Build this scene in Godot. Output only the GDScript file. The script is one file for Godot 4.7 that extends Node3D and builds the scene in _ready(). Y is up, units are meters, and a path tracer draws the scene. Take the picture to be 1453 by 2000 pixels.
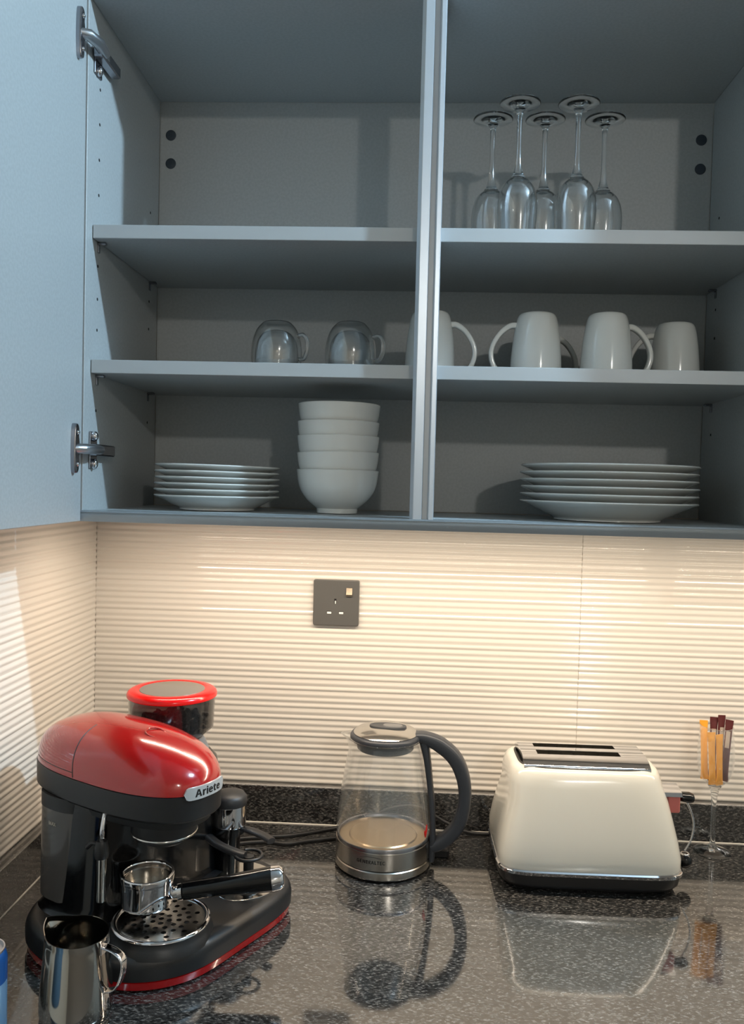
extends Node3D
# A kitchen corner: an open grey wall cabinet over a granite worktop. The worktop's surface is y = 0, the back wall z = 0.

const XL := -0.495
const XR := 0.519
const SHELF_UPPER := 1.021
const SHELF_LOWER := 0.820
const CAB_FLOOR := 0.594
const CAB_TOP := 1.345
const CAB_DEPTH := 0.345
const SHELF_FRONT := 0.322
const WALL_LEFT_X := -0.605
const CEILING_Y := 1.66
const FLOOR_Y := -0.9
const UPSTAND := 0.071

var M := {}
var taken := {}
var rng := RandomNumberGenerator.new()


func _ready() -> void:
	rng.seed = 7
	set_camera()
	set_environment()
	make_materials()
	lamp_at(Vector3(0.95, CEILING_Y, 0.64), 2.35, Color(0.76, 0.90, 1.0), 0.02, "ceiling downlight nearest the wall cabinet, shining from its right")
	lamp_at(Vector3(1.12, CEILING_Y, 3.7), 1.35, Color(1.0, 0.985, 0.95), 0.055, "ceiling downlight far back in the room facing the open cabinet")
	led_strip(-0.475, 0.5, 0.50, "thin warm LED strip under the open wall cabinet")
	led_strip(0.556, 1.3, 0.46, "thin warm LED strip under the neighbouring deeper wall cabinet")
	build_room()
	build_worktop()
	build_cabinet()
	build_neighbour()
	build_socket()
	build_machine()
	build_portafilter()
	build_kettle()
	build_toaster()
	build_stick_glass()
	build_jug()
	build_can()
	build_glasses()
	build_glass_cups()
	build_mugs()
	build_bowls()
	build_plates()
	build_cables()


# ---------------------------------------------------------------- camera, light

func set_camera() -> void:
	var c := Camera3D.new()
	c.name = "camera"
	c.position = Vector3(-0.0027, 0.6447, 1.5704)
	c.rotation = Vector3(deg_to_rad(-1.977), deg_to_rad(2.848), deg_to_rad(1.451))
	c.fov = rad_to_deg(2.0 * atan(1000.0 / 1640.0))
	c.near = 0.02
	c.far = 50.0
	add_child(c)
	c.current = true


func set_environment() -> void:
	var e := Environment.new()
	e.background_mode = Environment.BG_COLOR
	e.background_color = Color(0.02, 0.02, 0.022)
	e.tonemap_mode = Environment.TONE_MAPPER_LINEAR
	e.tonemap_exposure = 1.0
	e.sdfgi_enabled = true
	e.ssao_enabled = true
	e.ssil_enabled = true
	var w := WorldEnvironment.new()
	w.name = "environment"
	w.environment = e
	add_child(w)


func lamp_at(p: Vector3, energy: float, col: Color, size: float, label: String) -> void:
	var t := thing("ceiling_downlight", label, "ceiling light", p, 0.0, "round ceiling downlights")
	var T := tris()
	lathe(T, [Vector2(0.0, -0.001), Vector2(0.036, -0.001), Vector2(0.036, -0.008), Vector2(0.05, -0.008), Vector2(0.055, -0.004), Vector2(0.055, 0.0), Vector2(0.0, 0.0)], 32)
	emit(T, "trim_ring", M.white_paint, t)
	var B := tris()
	sphere(B, Vector3(0, -0.03, 0), size)
	var m := plain(col, 0.4)
	m.emission_enabled = true
	m.emission = col
	m.emission_energy_multiplier = 40.0
	emit(B, "light_bulb", m, t)
	var l := OmniLight3D.new()
	l.name = "light"
	l.light_color = col
	l.light_energy = energy
	l.light_size = size
	l.omni_range = 12.0
	l.omni_attenuation = 2.0
	l.shadow_enabled = true
	l.position = Vector3(0, -0.03, 0)
	t.add_child(l)


func led_strip(x0: float, x1: float, energy: float, label: String) -> void:
	var col := Color(1.0, 0.925, 0.83)
	var len := x1 - x0
	var t := thing("led_strip_light", label, "strip light", Vector3((x0 + x1) / 2, 0.5778, 0.230), 0.0, "strip lights under the wall cabinets")
	var T := tris()
	box(T, Vector3(-len / 2, -0.0012, -0.009), Vector3(len / 2, 0.0, 0.009), 0.0003)
	emit(T, "profile", M.aluminium, t)
	var G := tris()
	box(G, Vector3(-len / 2 + 0.004, -0.0019, -0.006), Vector3(len / 2 - 0.004, -0.0013, 0.006), 0.0)
	var m := plain(col, 0.5)
	m.emission_enabled = true
	m.emission = col
	m.emission_energy_multiplier = 9.0
	emit(G, "light_diffuser", m, t)
	var l := AreaLight3D.new()
	l.name = "light"
	l.light_color = col
	l.light_energy = energy * len
	l.area_size = Vector2(len - 0.01, 0.012)
	l.area_range = 6.0
	l.area_attenuation = 2.0
	l.shadow_enabled = true
	l.position = Vector3(0, -0.0025, 0)
	l.rotation = Vector3(-PI / 2, 0, 0)
	t.add_child(l)


# ---------------------------------------------------------------- materials

func plain(c: Color, rough: float, metal := 0.0) -> StandardMaterial3D:
	var m := StandardMaterial3D.new()
	m.albedo_color = c
	m.roughness = rough
	m.metallic = metal
	return m


func noise_tex(freq: float, kind: int, seed_: int, size: int, ramp: Gradient = null, oct := 3) -> NoiseTexture2D:
	var n := FastNoiseLite.new()
	n.noise_type = kind
	n.frequency = freq
	n.seed = seed_
	n.fractal_octaves = oct
	var t := NoiseTexture2D.new()
	t.width = size
	t.height = size
	t.seamless = true
	t.noise = n
	if ramp:
		t.color_ramp = ramp
	return t


func ramp(stops: Array) -> Gradient:
	var g := Gradient.new()
	var o := PackedFloat32Array()
	var c := PackedColorArray()
	for s in stops:
		o.append(s[0])
		c.append(s[1])
	g.offsets = o
	g.colors = c
	return g


func make_materials() -> void:
	# grey laminate with a faint woven grain
	var lam := plain(Color(0.70, 0.715, 0.715), 0.42)
	lam.albedo_texture = noise_tex(0.09, FastNoiseLite.TYPE_SIMPLEX, 3, 512, ramp([[0.0, Color(0.94, 0.94, 0.94)], [1.0, Color(1, 1, 1)]]))
	lam.uv1_triplanar = true
	lam.uv1_world_triplanar = true
	lam.uv1_scale = Vector3(3, 3, 3)
	M.laminate = lam
	M.edge = plain(Color(0.72, 0.735, 0.74), 0.35)
	M.rail = plain(Color(0.62, 0.65, 0.67), 0.3, 0.55)
	M.post = plain(Color(0.74, 0.76, 0.78), 0.32, 0.45)
	M.cap = plain(Color(0.20, 0.24, 0.28), 0.5)
	M.hole = plain(Color(0.03, 0.03, 0.035), 0.8)  # near-black colour standing in for the shade inside small holes
	M.steel_dark = plain(Color(0.62, 0.62, 0.64), 0.22, 1.0)
	M.aluminium = plain(Color(0.75, 0.75, 0.76), 0.35, 1.0)
	M.white_paint = plain(Color(0.85, 0.85, 0.85), 0.6)
	M.wall_paint = plain(Color(0.80, 0.77, 0.725), 0.8)
	M.floor_tile = plain(Color(0.42, 0.40, 0.38), 0.5)
	M.tile = plain(Color(0.845, 0.82, 0.785), 0.09)
	M.grout = plain(Color(0.80, 0.77, 0.72), 0.85)
	M.sealant = plain(Color(0.82, 0.80, 0.76), 0.5)
	# polished black granite: grey mica flecks on black, drawn out along the slab
	var g := plain(Color(1, 1, 1), 0.07)
	var grain := noise_tex(0.05, FastNoiseLite.TYPE_VALUE_CUBIC, 21, 1024, ramp([[0.0, Color(0.08, 0.08, 0.08)], [0.34, Color(0.14, 0.14, 0.14)], [0.48, Color(0.22, 0.22, 0.218)], [0.60, Color(0.36, 0.355, 0.345)], [0.76, Color(0.49, 0.48, 0.465)], [1.0, Color(0.60, 0.59, 0.57)]]), 4)
	grain.noise.fractal_gain = 0.75
	g.albedo_texture = grain
	g.metallic_specular = 0.7
	g.clearcoat_enabled = true
	g.clearcoat = 0.8
	g.clearcoat_roughness = 0.05
	g.detail_enabled = true
	g.detail_blend_mode = BaseMaterial3D.BLEND_MODE_MUL
	g.detail_albedo = noise_tex(0.02, FastNoiseLite.TYPE_SIMPLEX, 5, 1024, ramp([[0.0, Color(0.55, 0.55, 0.56)], [0.5, Color(0.85, 0.85, 0.85)], [1.0, Color(1, 1, 1)]]), 4)
	g.uv1_triplanar = true
	g.uv1_world_triplanar = true
	g.uv1_scale = Vector3(4.8, 9.2, 9.2)
	g.uv2_triplanar = true
	g.uv2_world_triplanar = true
	g.uv2_scale = Vector3(1.3, 2.1, 2.1)
	M.granite = g
	M.china = plain(Color(0.89, 0.89, 0.87), 0.14)
	M.china.clearcoat_enabled = true
	M.china.clearcoat = 0.4
	M.china.clearcoat_roughness = 0.05
	M.red = plain(Color(0.64, 0.055, 0.06), 0.16)
	M.red.clearcoat_enabled = true
	M.red.clearcoat = 0.9
	M.red.clearcoat_roughness = 0.04
	M.red_lid = plain(Color(0.86, 0.05, 0.045), 0.2)
	M.black_gloss = plain(Color(0.025, 0.025, 0.028), 0.14)
	M.black = plain(Color(0.085, 0.087, 0.092), 0.40)
	M.black_soft = plain(Color(0.10, 0.10, 0.105), 0.48)
	M.dark_grey = plain(Color(0.22, 0.23, 0.245), 0.45)
	M.grey_plastic = plain(Color(0.42, 0.42, 0.42), 0.45)
	M.lid_grey = plain(Color(0.40, 0.37, 0.34), 0.3)
	M.kettle_grey = plain(Color(0.19, 0.205, 0.23), 0.42)
	M.chrome = plain(Color(0.86, 0.86, 0.87), 0.05, 1.0)
	M.chrome_soft = plain(Color(0.80, 0.79, 0.77), 0.16, 1.0)
	M.steel = plain(Color(0.70, 0.68, 0.65), 0.24, 1.0)
	M.steel.anisotropy_enabled = false
	M.plate_gold = plain(Color(0.78, 0.70, 0.58), 0.28, 1.0)
	M.gunmetal = plain(Color(0.72, 0.70, 0.67), 0.10, 1.0)
	M.cream = plain(Color(0.84, 0.83, 0.79), 0.2)
	M.cream.clearcoat_enabled = true
	M.cream.clearcoat = 0.6
	M.cream.clearcoat_roughness = 0.06
	M.badge = plain(Color(0.80, 0.81, 0.81), 0.25, 0.4)
	M.ink = plain(Color(0.05, 0.05, 0.05), 0.5)
	M.socket = plain(Color(0.36, 0.355, 0.345), 0.42, 0.2)
	M.rocker = plain(Color(0.52, 0.48, 0.42), 0.42, 0.9)
	M.shutter = plain(Color(0.90, 0.90, 0.88), 0.4)
	M.yellow_paper = plain(Color(0.90, 0.62, 0.16), 0.55)
	M.brown_paper = plain(Color(0.33, 0.12, 0.12), 0.45)
	M.brown_print = plain(Color(0.72, 0.66, 0.60), 0.5)
	M.can_blue = plain(Color(0.08, 0.33, 0.62), 0.25, 0.5)
	M.can_pale = plain(Color(0.45, 0.62, 0.78), 0.25, 0.5)
	M.bean = plain(Color(0.13, 0.06, 0.035), 0.4)
	M.red_mark = plain(Color(0.75, 0.08, 0.06), 0.4)
	M.faint_mark = plain(Color(0.62, 0.60, 0.56), 0.6)
	M.pink = plain(Color(0.76, 0.42, 0.39), 0.35)
	var gl := plain(Color(0.99, 0.995, 0.995, 0.0), 0.02)
	gl.transparency = BaseMaterial3D.TRANSPARENCY_ALPHA
	gl.refraction_enabled = true
	gl.refraction_scale = 0.05
	gl.clearcoat_enabled = true
	gl.clearcoat = 0.8
	gl.clearcoat_roughness = 0.12
	M.glass = gl
	var pane := plain(Color(0.93, 0.96, 0.96, 0.04), 0.02)
	pane.transparency = BaseMaterial3D.TRANSPARENCY_ALPHA
	M.pane = pane
	var smoke := plain(Color(0.10, 0.09, 0.09, 0.45), 0.05)
	smoke.transparency = BaseMaterial3D.TRANSPARENCY_ALPHA
	M.smoke = smoke
	var tank := plain(Color(0.33, 0.32, 0.31, 0.8), 0.12)
	tank.transparency = BaseMaterial3D.TRANSPARENCY_ALPHA
	M.tank = tank


# ---------------------------------------------------------------- mesh helpers

func tris() -> PackedVector3Array:
	return PackedVector3Array()


func quad(T: PackedVector3Array, a: Vector3, b: Vector3, c: Vector3, d: Vector3) -> void:
	T.append(a); T.append(b); T.append(c)
	T.append(a); T.append(c); T.append(d)


func rings(T: PackedVector3Array, R: Array, closed := true, cap0 := true, cap1 := true) -> void:
	for i in R.size() - 1:
		var p: PackedVector3Array = R[i]
		var q: PackedVector3Array = R[i + 1]
		var n := p.size()
		for k in (n if closed else n - 1):
			var j := (k + 1) % n
			quad(T, p[k], p[j], q[j], q[k])
	if cap0:
		fan(T, R[0], true)
	if cap1:
		fan(T, R[R.size() - 1], false)


func fan(T: PackedVector3Array, p: PackedVector3Array, back: bool) -> void:
	var c := Vector3.ZERO
	for v in p:
		c += v
	c /= p.size()
	for k in p.size():
		var a := p[k]
		var b := p[(k + 1) % p.size()]
		T.append(c)
		T.append(b if back else a)
		T.append(a if back else b)


func lathe(T: PackedVector3Array, prof: Array, seg := 48, c := Vector3.ZERO, a0 := 0.0, a1 := TAU) -> void:
	var R := []
	for p in prof:
		var r := PackedVector3Array()
		for k in seg + (0 if a1 - a0 > TAU - 0.001 else 1):
			var a := a0 + (a1 - a0) * k / seg
			r.append(c + Vector3(p.x * sin(a), p.y, p.x * cos(a)))
		R.append(r)
	rings(T, R, a1 - a0 > TAU - 0.001, false, false)


func sphere(T: PackedVector3Array, c: Vector3, r: float, sy := 1.0) -> void:
	var prof := []
	for i in 13:
		var a := -PI / 2 + PI * i / 12.0
		prof.append(Vector2(max(cos(a), 0.0) * r if i > 0 and i < 12 else 0.0, sin(a) * r * sy))
	lathe(T, prof, 24, c)


func torus(T: PackedVector3Array, c: Vector3, R: float, r: float, a0 := 0.0, a1 := TAU, seg := 48, sy := 1.0) -> void:
	var prof := []
	for i in 11:
		var a := TAU * i / 10.0
		prof.append(Vector2(R + r * cos(a), r * sin(a) * sy))
	lathe(T, prof, seg, c, a0, a1)


func box(T: PackedVector3Array, lo: Vector3, hi: Vector3, b := 0.001) -> void:
	if b <= 0.0:
		rings(T, [PackedVector3Array([lo, Vector3(hi.x, lo.y, lo.z), Vector3(hi.x, lo.y, hi.z), Vector3(lo.x, lo.y, hi.z)]),
			PackedVector3Array([Vector3(lo.x, hi.y, lo.z), Vector3(hi.x, hi.y, lo.z), hi, Vector3(lo.x, hi.y, hi.z)])])
		return
	var R := []
	for s in [[lo.y, b], [lo.y + b, 0.0], [hi.y - b, 0.0], [hi.y, b]]:
		var e: float = s[1]
		var i := b
		R.append(PackedVector3Array([
			Vector3(lo.x + i + 0, s[0], lo.z + e), Vector3(hi.x - i, s[0], lo.z + e), Vector3(hi.x - e, s[0], lo.z + i), Vector3(hi.x - e, s[0], hi.z - i),
			Vector3(hi.x - i, s[0], hi.z - e), Vector3(lo.x + i, s[0], hi.z - e), Vector3(lo.x + e, s[0], hi.z - i), Vector3(lo.x + e, s[0], lo.z + i)]))
	rings(T, R)


func tube(T: PackedVector3Array, path: Array, rad, seg := 12, caps := true, flat := 1.0) -> void:
	# a round (or, with flat < 1, flattened) tube along a path; rad is a number or one radius for each point
	var R := []
	var n := path.size()
	var up := Vector3.UP
	var prev := Vector3.ZERO
	for i in n:
		var d: Vector3 = (path[mini(i + 1, n - 1)] - path[maxi(i - 1, 0)]).normalized()
		var s: Vector3
		if prev == Vector3.ZERO:
			s = d.cross(up if absf(d.dot(up)) < 0.95 else Vector3.RIGHT).normalized()
		else:
			s = (prev - d * prev.dot(d)).normalized()
		prev = s
		var u := s.cross(d).normalized()
		var r: float = rad[i] if rad is Array else rad
		var ring := PackedVector3Array()
		for k in seg:
			var a := TAU * k / seg
			ring.append(path[i] + s * cos(a) * r + u * sin(a) * r * flat)
		R.append(ring)
	rings(T, R, true, caps, caps)


func spline(pts: Array, sub := 6, closed := false) -> Array:
	var out := []
	var n := pts.size()
	for i in (n if closed else n - 1):
		var p0 = pts[(i - 1 + n) % n] if closed else pts[maxi(i - 1, 0)]
		var p1 = pts[i]
		var p2 = pts[(i + 1) % n]
		var p3 = pts[(i + 2) % n] if closed else pts[mini(i + 2, n - 1)]
		for k in sub:
			var t := float(k) / sub
			out.append(0.5 * ((2.0 * p1) + (p2 - p0) * t + (2.0 * p0 - 5.0 * p1 + 4.0 * p2 - p3) * t * t + (3.0 * p1 - p0 - 3.0 * p2 + p3) * t * t * t))
	if not closed:
		out.append(pts[n - 1])
	return out


func superring(cx: float, y: float, cz: float, hx: float, hz: float, n := 2.5, seg := 64) -> PackedVector3Array:
	var r := PackedVector3Array()
	for k in seg:
		var a := TAU * k / seg
		var c := cos(a)
		var s := sin(a)
		r.append(Vector3(cx + hx * signf(s) * pow(absf(s), 2.0 / n), y, cz + hz * signf(c) * pow(absf(c), 2.0 / n)))
	return r


func outline_ring(o: Array, off: float, y: float) -> PackedVector3Array:
	# a closed outline of Vector2 (x, z), moved outwards by off, at height y
	var r := PackedVector3Array()
	var n := o.size()
	var area := 0.0
	for i in n:
		area += o[i].cross(o[(i + 1) % n])
	for i in n:
		var d: Vector2 = (o[(i + 1) % n] - o[(i - 1 + n) % n]).normalized()
		var nn := Vector2(d.y, -d.x) * signf(area)
		r.append(Vector3(o[i].x + nn.x * off, y, o[i].y + nn.y * off))
	return r


func prism(T: PackedVector3Array, poly: PackedVector2Array, d0: float, d1: float, axis := "z", bevel := 0.0) -> void:
	# a polygon in the plane across the axis, pushed along that axis from d0 to d1
	var put := func(p: Vector2, d: float) -> Vector3:
		return Vector3(p.x, p.y, d) if axis == "z" else Vector3(d, p.y, p.x) if axis == "x" else Vector3(p.x, d, p.y)
	var o := []
	for p in poly:
		o.append(p)
	var layers := [[d0, 0.0], [d1, 0.0]]
	if bevel > 0.0:
		layers = [[d0, 0.0], [d1 - bevel, 0.0], [d1 - bevel * 0.3, -bevel * 0.3], [d1, -bevel]]
	var R := []
	for l in layers:
		var flat := outline_ring(o, l[1], 0.0)
		var ring := PackedVector3Array()
		for v in flat:
			ring.append(put.call(Vector2(v.x, v.z), l[0]))
		R.append(ring)
	rings(T, R, true, false, false)
	var idx := Geometry2D.triangulate_polygon(poly)
	var first: PackedVector3Array = R[0]
	var last: PackedVector3Array = R[R.size() - 1]
	# the caps are turned to agree with the sides
	var side := (first[1] - first[0]).cross(last[1] - first[0])
	var out := Vector3.ZERO
	var mid := (first[0] + first[1]) / 2
	var n2 := outline_ring(o, 1.0, 0.0)[0] - outline_ring(o, 0.0, 0.0)[0]
	out = put.call(Vector2(n2.x, n2.z), 0.0) - put.call(Vector2.ZERO, 0.0)
	var s := signf(side.dot(out))
	var ax: Vector3 = put.call(Vector2.ZERO, 1.0) - put.call(Vector2.ZERO, 0.0)
	for i in range(0, idx.size(), 3):
		for e in [[first, -1.0], [last, 1.0]]:
			var ring: PackedVector3Array = e[0]
			var a := ring[idx[i]]
			var b := ring[idx[i + 1]]
			var c := ring[idx[i + 2]]
			if (b - a).cross(c - a).dot(ax) * e[1] * s * signf(d1 - d0) < 0:
				var k := b
				b = c
				c = k
			T.append(a); T.append(b); T.append(c)
	mid = mid


func round_rect(w: float, h: float, r: float, c := Vector2.ZERO, seg := 6) -> PackedVector2Array:
	var p := PackedVector2Array()
	for q in 4:
		var cc := c + Vector2((w / 2 - r) * (1 if q in [0, 3] else -1), (h / 2 - r) * (1 if q in [0, 1] else -1))
		for k in seg + 1:
			var a := PI / 2 * (q + float(k) / seg)
			p.append(cc + Vector2(cos(a), sin(a)) * r)
	return p


func build_mesh(T: PackedVector3Array, crease := 40.0, keep := false) -> ArrayMesh:
	# triangles -> a mesh with smoothed normals; edges sharper than the crease angle stay sharp
	var vol := 0.0
	var n := T.size() / 3
	var mid := Vector3.ZERO
	for v in T:
		mid += v
	mid /= maxf(1.0, T.size())
	for i in n:
		vol += (T[3 * i] - mid).dot((T[3 * i + 1] - mid).cross(T[3 * i + 2] - mid))
	var flip := vol > 0.0 and not keep
	var V := PackedVector3Array()
	var FN := PackedVector3Array()
	for i in n:
		var a := T[3 * i]
		var b := T[3 * i + 1]
		var c := T[3 * i + 2]
		if flip:
			b = T[3 * i + 2]
			c = T[3 * i + 1]
		var x := (c - a).cross(b - a)
		if x.length_squared() < 1e-20:
			continue
		V.append(a); V.append(b); V.append(c)
		FN.append(x)
	var at := {}
	for i in V.size():
		var key := Vector3i((V[i] * 50000.0).round())
		if not at.has(key):
			at[key] = PackedInt32Array()
		at[key].append(i / 3)
	var N := PackedVector3Array()
	N.resize(V.size())
	var lim := cos(deg_to_rad(crease))
	var U := PackedVector3Array()
	for f in FN:
		U.append(f.normalized())
	for i in V.size():
		var me := U[i / 3]
		var sum := Vector3.ZERO
		for f in at[Vector3i((V[i] * 50000.0).round())]:
			if U[f].dot(me) > lim:
				sum += FN[f]
		N[i] = sum.normalized() if sum.length_squared() > 0 else me
	var arr := []
	arr.resize(Mesh.ARRAY_MAX)
	arr[Mesh.ARRAY_VERTEX] = V
	arr[Mesh.ARRAY_NORMAL] = N
	var am := ArrayMesh.new()
	am.add_surface_from_arrays(Mesh.PRIMITIVE_TRIANGLES, arr)
	return am


func emit(T: PackedVector3Array, called: String, m: Material, parent: Node = self, crease := 40.0, keep := false) -> MeshInstance3D:
	return put_mesh(build_mesh(T, crease, keep), called, m, parent)


func put_mesh(me: Mesh, called: String, m: Material, parent: Node = self) -> MeshInstance3D:
	var o := MeshInstance3D.new()
	o.name = numbered(called) if parent == self else called
	o.mesh = me
	o.material_override = m
	parent.add_child(o, true)
	return o


func numbered(called: String) -> String:
	taken[called] = taken.get(called, -1) + 1
	return called if taken[called] == 0 else "%s_%03d" % [called, taken[called]]


func tag(o: Node, label: String, category: String, group := "") -> void:
	o.set_meta("label", label)
	o.set_meta("category", category)
	if group:
		o.set_meta("group", group)


func thing(called: String, label: String, category: String, at := Vector3.ZERO, turn := 0.0, group := "") -> Node3D:
	var o := Node3D.new()
	o.name = numbered(called)
	add_child(o)
	o.position = at
	o.rotation.y = turn
	tag(o, label, category, group)
	return o


func copy(src: Node3D, called: String, label: String, at: Vector3, turn := 0.0) -> Node3D:
	var o: Node3D = src.duplicate()
	o.name = numbered(called)
	add_child(o)
	o.position = at
	o.rotation = Vector3(0, turn, 0)
	o.set_meta("label", label)
	return o


func structure(T: PackedVector3Array, called: String, m: Material) -> MeshInstance3D:
	var o := emit(T, called, m)
	o.set_meta("kind", "structure")
	return o


func text_tris(s: String, size: float, depth: float, bold := true) -> PackedVector3Array:
	var f := SystemFont.new()
	f.font_names = PackedStringArray(["Droid Sans"])
	f.font_weight = 700 if bold else 400
	var tm := TextMesh.new()
	tm.text = s
	tm.font = f
	tm.font_size = 32
	tm.pixel_size = size / 32.0
	tm.depth = depth
	tm.curve_step = 2.0
	var arr := tm.get_mesh_arrays()
	var V: PackedVector3Array = arr[Mesh.ARRAY_VERTEX]
	var T := tris()
	var idx: PackedInt32Array = arr[Mesh.ARRAY_INDEX] if arr[Mesh.ARRAY_INDEX] != null else PackedInt32Array(range(V.size()))
	for i in idx:
		T.append(V[i])
	return T


# ---------------------------------------------------------------- room

func ridge(y: float) -> float:
	# the waves of the relief tile: 27 to a tile of 300 mm, every wave a little different
	var k := y / 0.01111
	return 0.00064 * (1.0 + 0.28 * sin(floor(k + 0.25) * 2.4)) * sin(TAU * k)


func relief_tile(parent: Node, u0: float, u1: float, y0: float, y1: float, on_left: bool) -> void:
	var g := 0.00015
	var prof := PackedVector2Array()      # (y, out)
	prof.append(Vector2(y0 + g, -0.006))
	var n := int((y1 - y0) / 0.01111 * 12)
	for i in n + 1:
		var y := lerpf(y0 + g, y1 - g, float(i) / n)
		prof.append(Vector2(y, ridge(y - 0.2715)))
	prof.append(Vector2(y1 - g, -0.006))
	var R := []
	for u in [u0 + g, u1 - g]:
		var r := PackedVector3Array()
		for p in prof:
			r.append(Vector3(WALL_LEFT_X + p.y, p.x, u) if on_left else Vector3(u, p.x, p.y))
		R.append(r)
	var T := tris()
	rings(T, R, true, true, true)
	emit(T, "tile", M.tile, parent, 50.0)


func build_room() -> void:
	var T := tris()
	box(T, Vector3(WALL_LEFT_X - 0.15, FLOOR_Y, -0.156), Vector3(2.55, CEILING_Y, -0.006), 0.0)
	var back := structure(T, "wall_back", M.grout)
	for e in [[WALL_LEFT_X, 0.3115], [0.3115, 1.2115], [1.2115, 2.1115]]:
		relief_tile(back, e[0], e[1], UPSTAND + 0.0003, 0.2715, false)
		relief_tile(back, e[0], e[1], 0.2715, 0.5715, false)
	T = tris()
	box(T, Vector3(WALL_LEFT_X - 0.15, FLOOR_Y, -0.006), Vector3(WALL_LEFT_X - 0.006, CEILING_Y, 4.75), 0.0)
	var left := structure(T, "wall_left", M.grout)
	for e in [[0.0, 0.9], [0.9, 1.8]]:
		relief_tile(left, e[0], e[1], UPSTAND + 0.0003, 0.2715, true)
		relief_tile(left, e[0], e[1], 0.2715, 0.5715, true)
		relief_tile(left, e[0], e[1], 0.5715, 0.8715, true)
	T = tris()
	box(T, Vector3(2.4, FLOOR_Y, -0.006), Vector3(2.55, CEILING_Y, 4.75), 0.0)
	structure(T, "wall_right", M.wall_paint)
	T = tris()
	box(T, Vector3(WALL_LEFT_X - 0.15, FLOOR_Y, 4.75), Vector3(2.55, CEILING_Y, 4.9), 0.0)
	structure(T, "wall_front", M.wall_paint)
	T = tris()
	box(T, Vector3(WALL_LEFT_X - 0.15, FLOOR_Y - 0.1, -0.156), Vector3(2.55, FLOOR_Y, 4.9), 0.0)
	structure(T, "floor", M.floor_tile)
	T = tris()
	box(T, Vector3(WALL_LEFT_X - 0.15, CEILING_Y, -0.156), Vector3(2.55, CEILING_Y + 0.1, 4.9), 0.0)
	structure(T, "ceiling", M.white_paint)


func build_worktop() -> void:
	var t := thing("worktop", "polished black speckled granite worktop running along the ribbed tile wall", "worktop", Vector3(0, 0, 0))
	var T := tris()
	box(T, Vector3(WALL_LEFT_X + 0.0005, -0.03, 0.0005), Vector3(2.1, 0.0, 0.66), 0.002)
	emit(T, "slab", M.granite, t)
	var ub := thing("upstand", "speckled black granite upstand along the back wall behind the kettle", "upstand", Vector3.ZERO)
	T = tris()
	box(T, Vector3(WALL_LEFT_X + 0.0205, 0.0003, 0.0005), Vector3(2.1, UPSTAND, 0.020), 0.001)
	emit(T, "strip", M.granite, ub)
	var ul := thing("upstand", "speckled black granite upstand along the left wall beside the espresso machine", "upstand", Vector3.ZERO)
	T = tris()
	box(T, Vector3(WALL_LEFT_X + 0.0005, 0.0003, 0.0005), Vector3(WALL_LEFT_X + 0.020, UPSTAND, 0.66), 0.001)
	emit(T, "strip", M.granite, ul)
	for e in [[Vector3(WALL_LEFT_X + 0.02, 0, 0.02), Vector3(2.1, 0, 0.02), ub], [Vector3(WALL_LEFT_X + 0.02, 0, 0.02), Vector3(WALL_LEFT_X + 0.02, 0, 0.66), ul]]:
		T = tris()
		tube(T, [e[0] + Vector3(0, 0.0005, 0), e[1] + Vector3(0, 0.0005, 0)], 0.0016, 8)
		emit(T, "sealant_joint", M.sealant, e[2])
	var b := thing("base_cabinet", "plain grey base cabinet carrying the granite worktop", "cabinet", Vector3(0, FLOOR_Y, 0))
	T = tris()
	box(T, Vector3(WALL_LEFT_X + 0.004, 0.1, 0.002), Vector3(2.1, 0.87, 0.60), 0.001)
	emit(T, "carcass", M.laminate, b)
	T = tris()
	box(T, Vector3(WALL_LEFT_X + 0.004, 0.0, 0.002), Vector3(2.1, 0.1, 0.54), 0.001)
	emit(T, "plinth", M.dark_grey, b)
	for i in 4:
		T = tris()
		box(T, Vector3(WALL_LEFT_X + 0.006 + 0.67 * i, 0.105, 0.601), Vector3(WALL_LEFT_X + 0.67 * i + 0.665, 0.865, 0.62), 0.001)
		emit(T, "door", M.laminate, b)


# ---------------------------------------------------------------- wall cabinet

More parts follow.
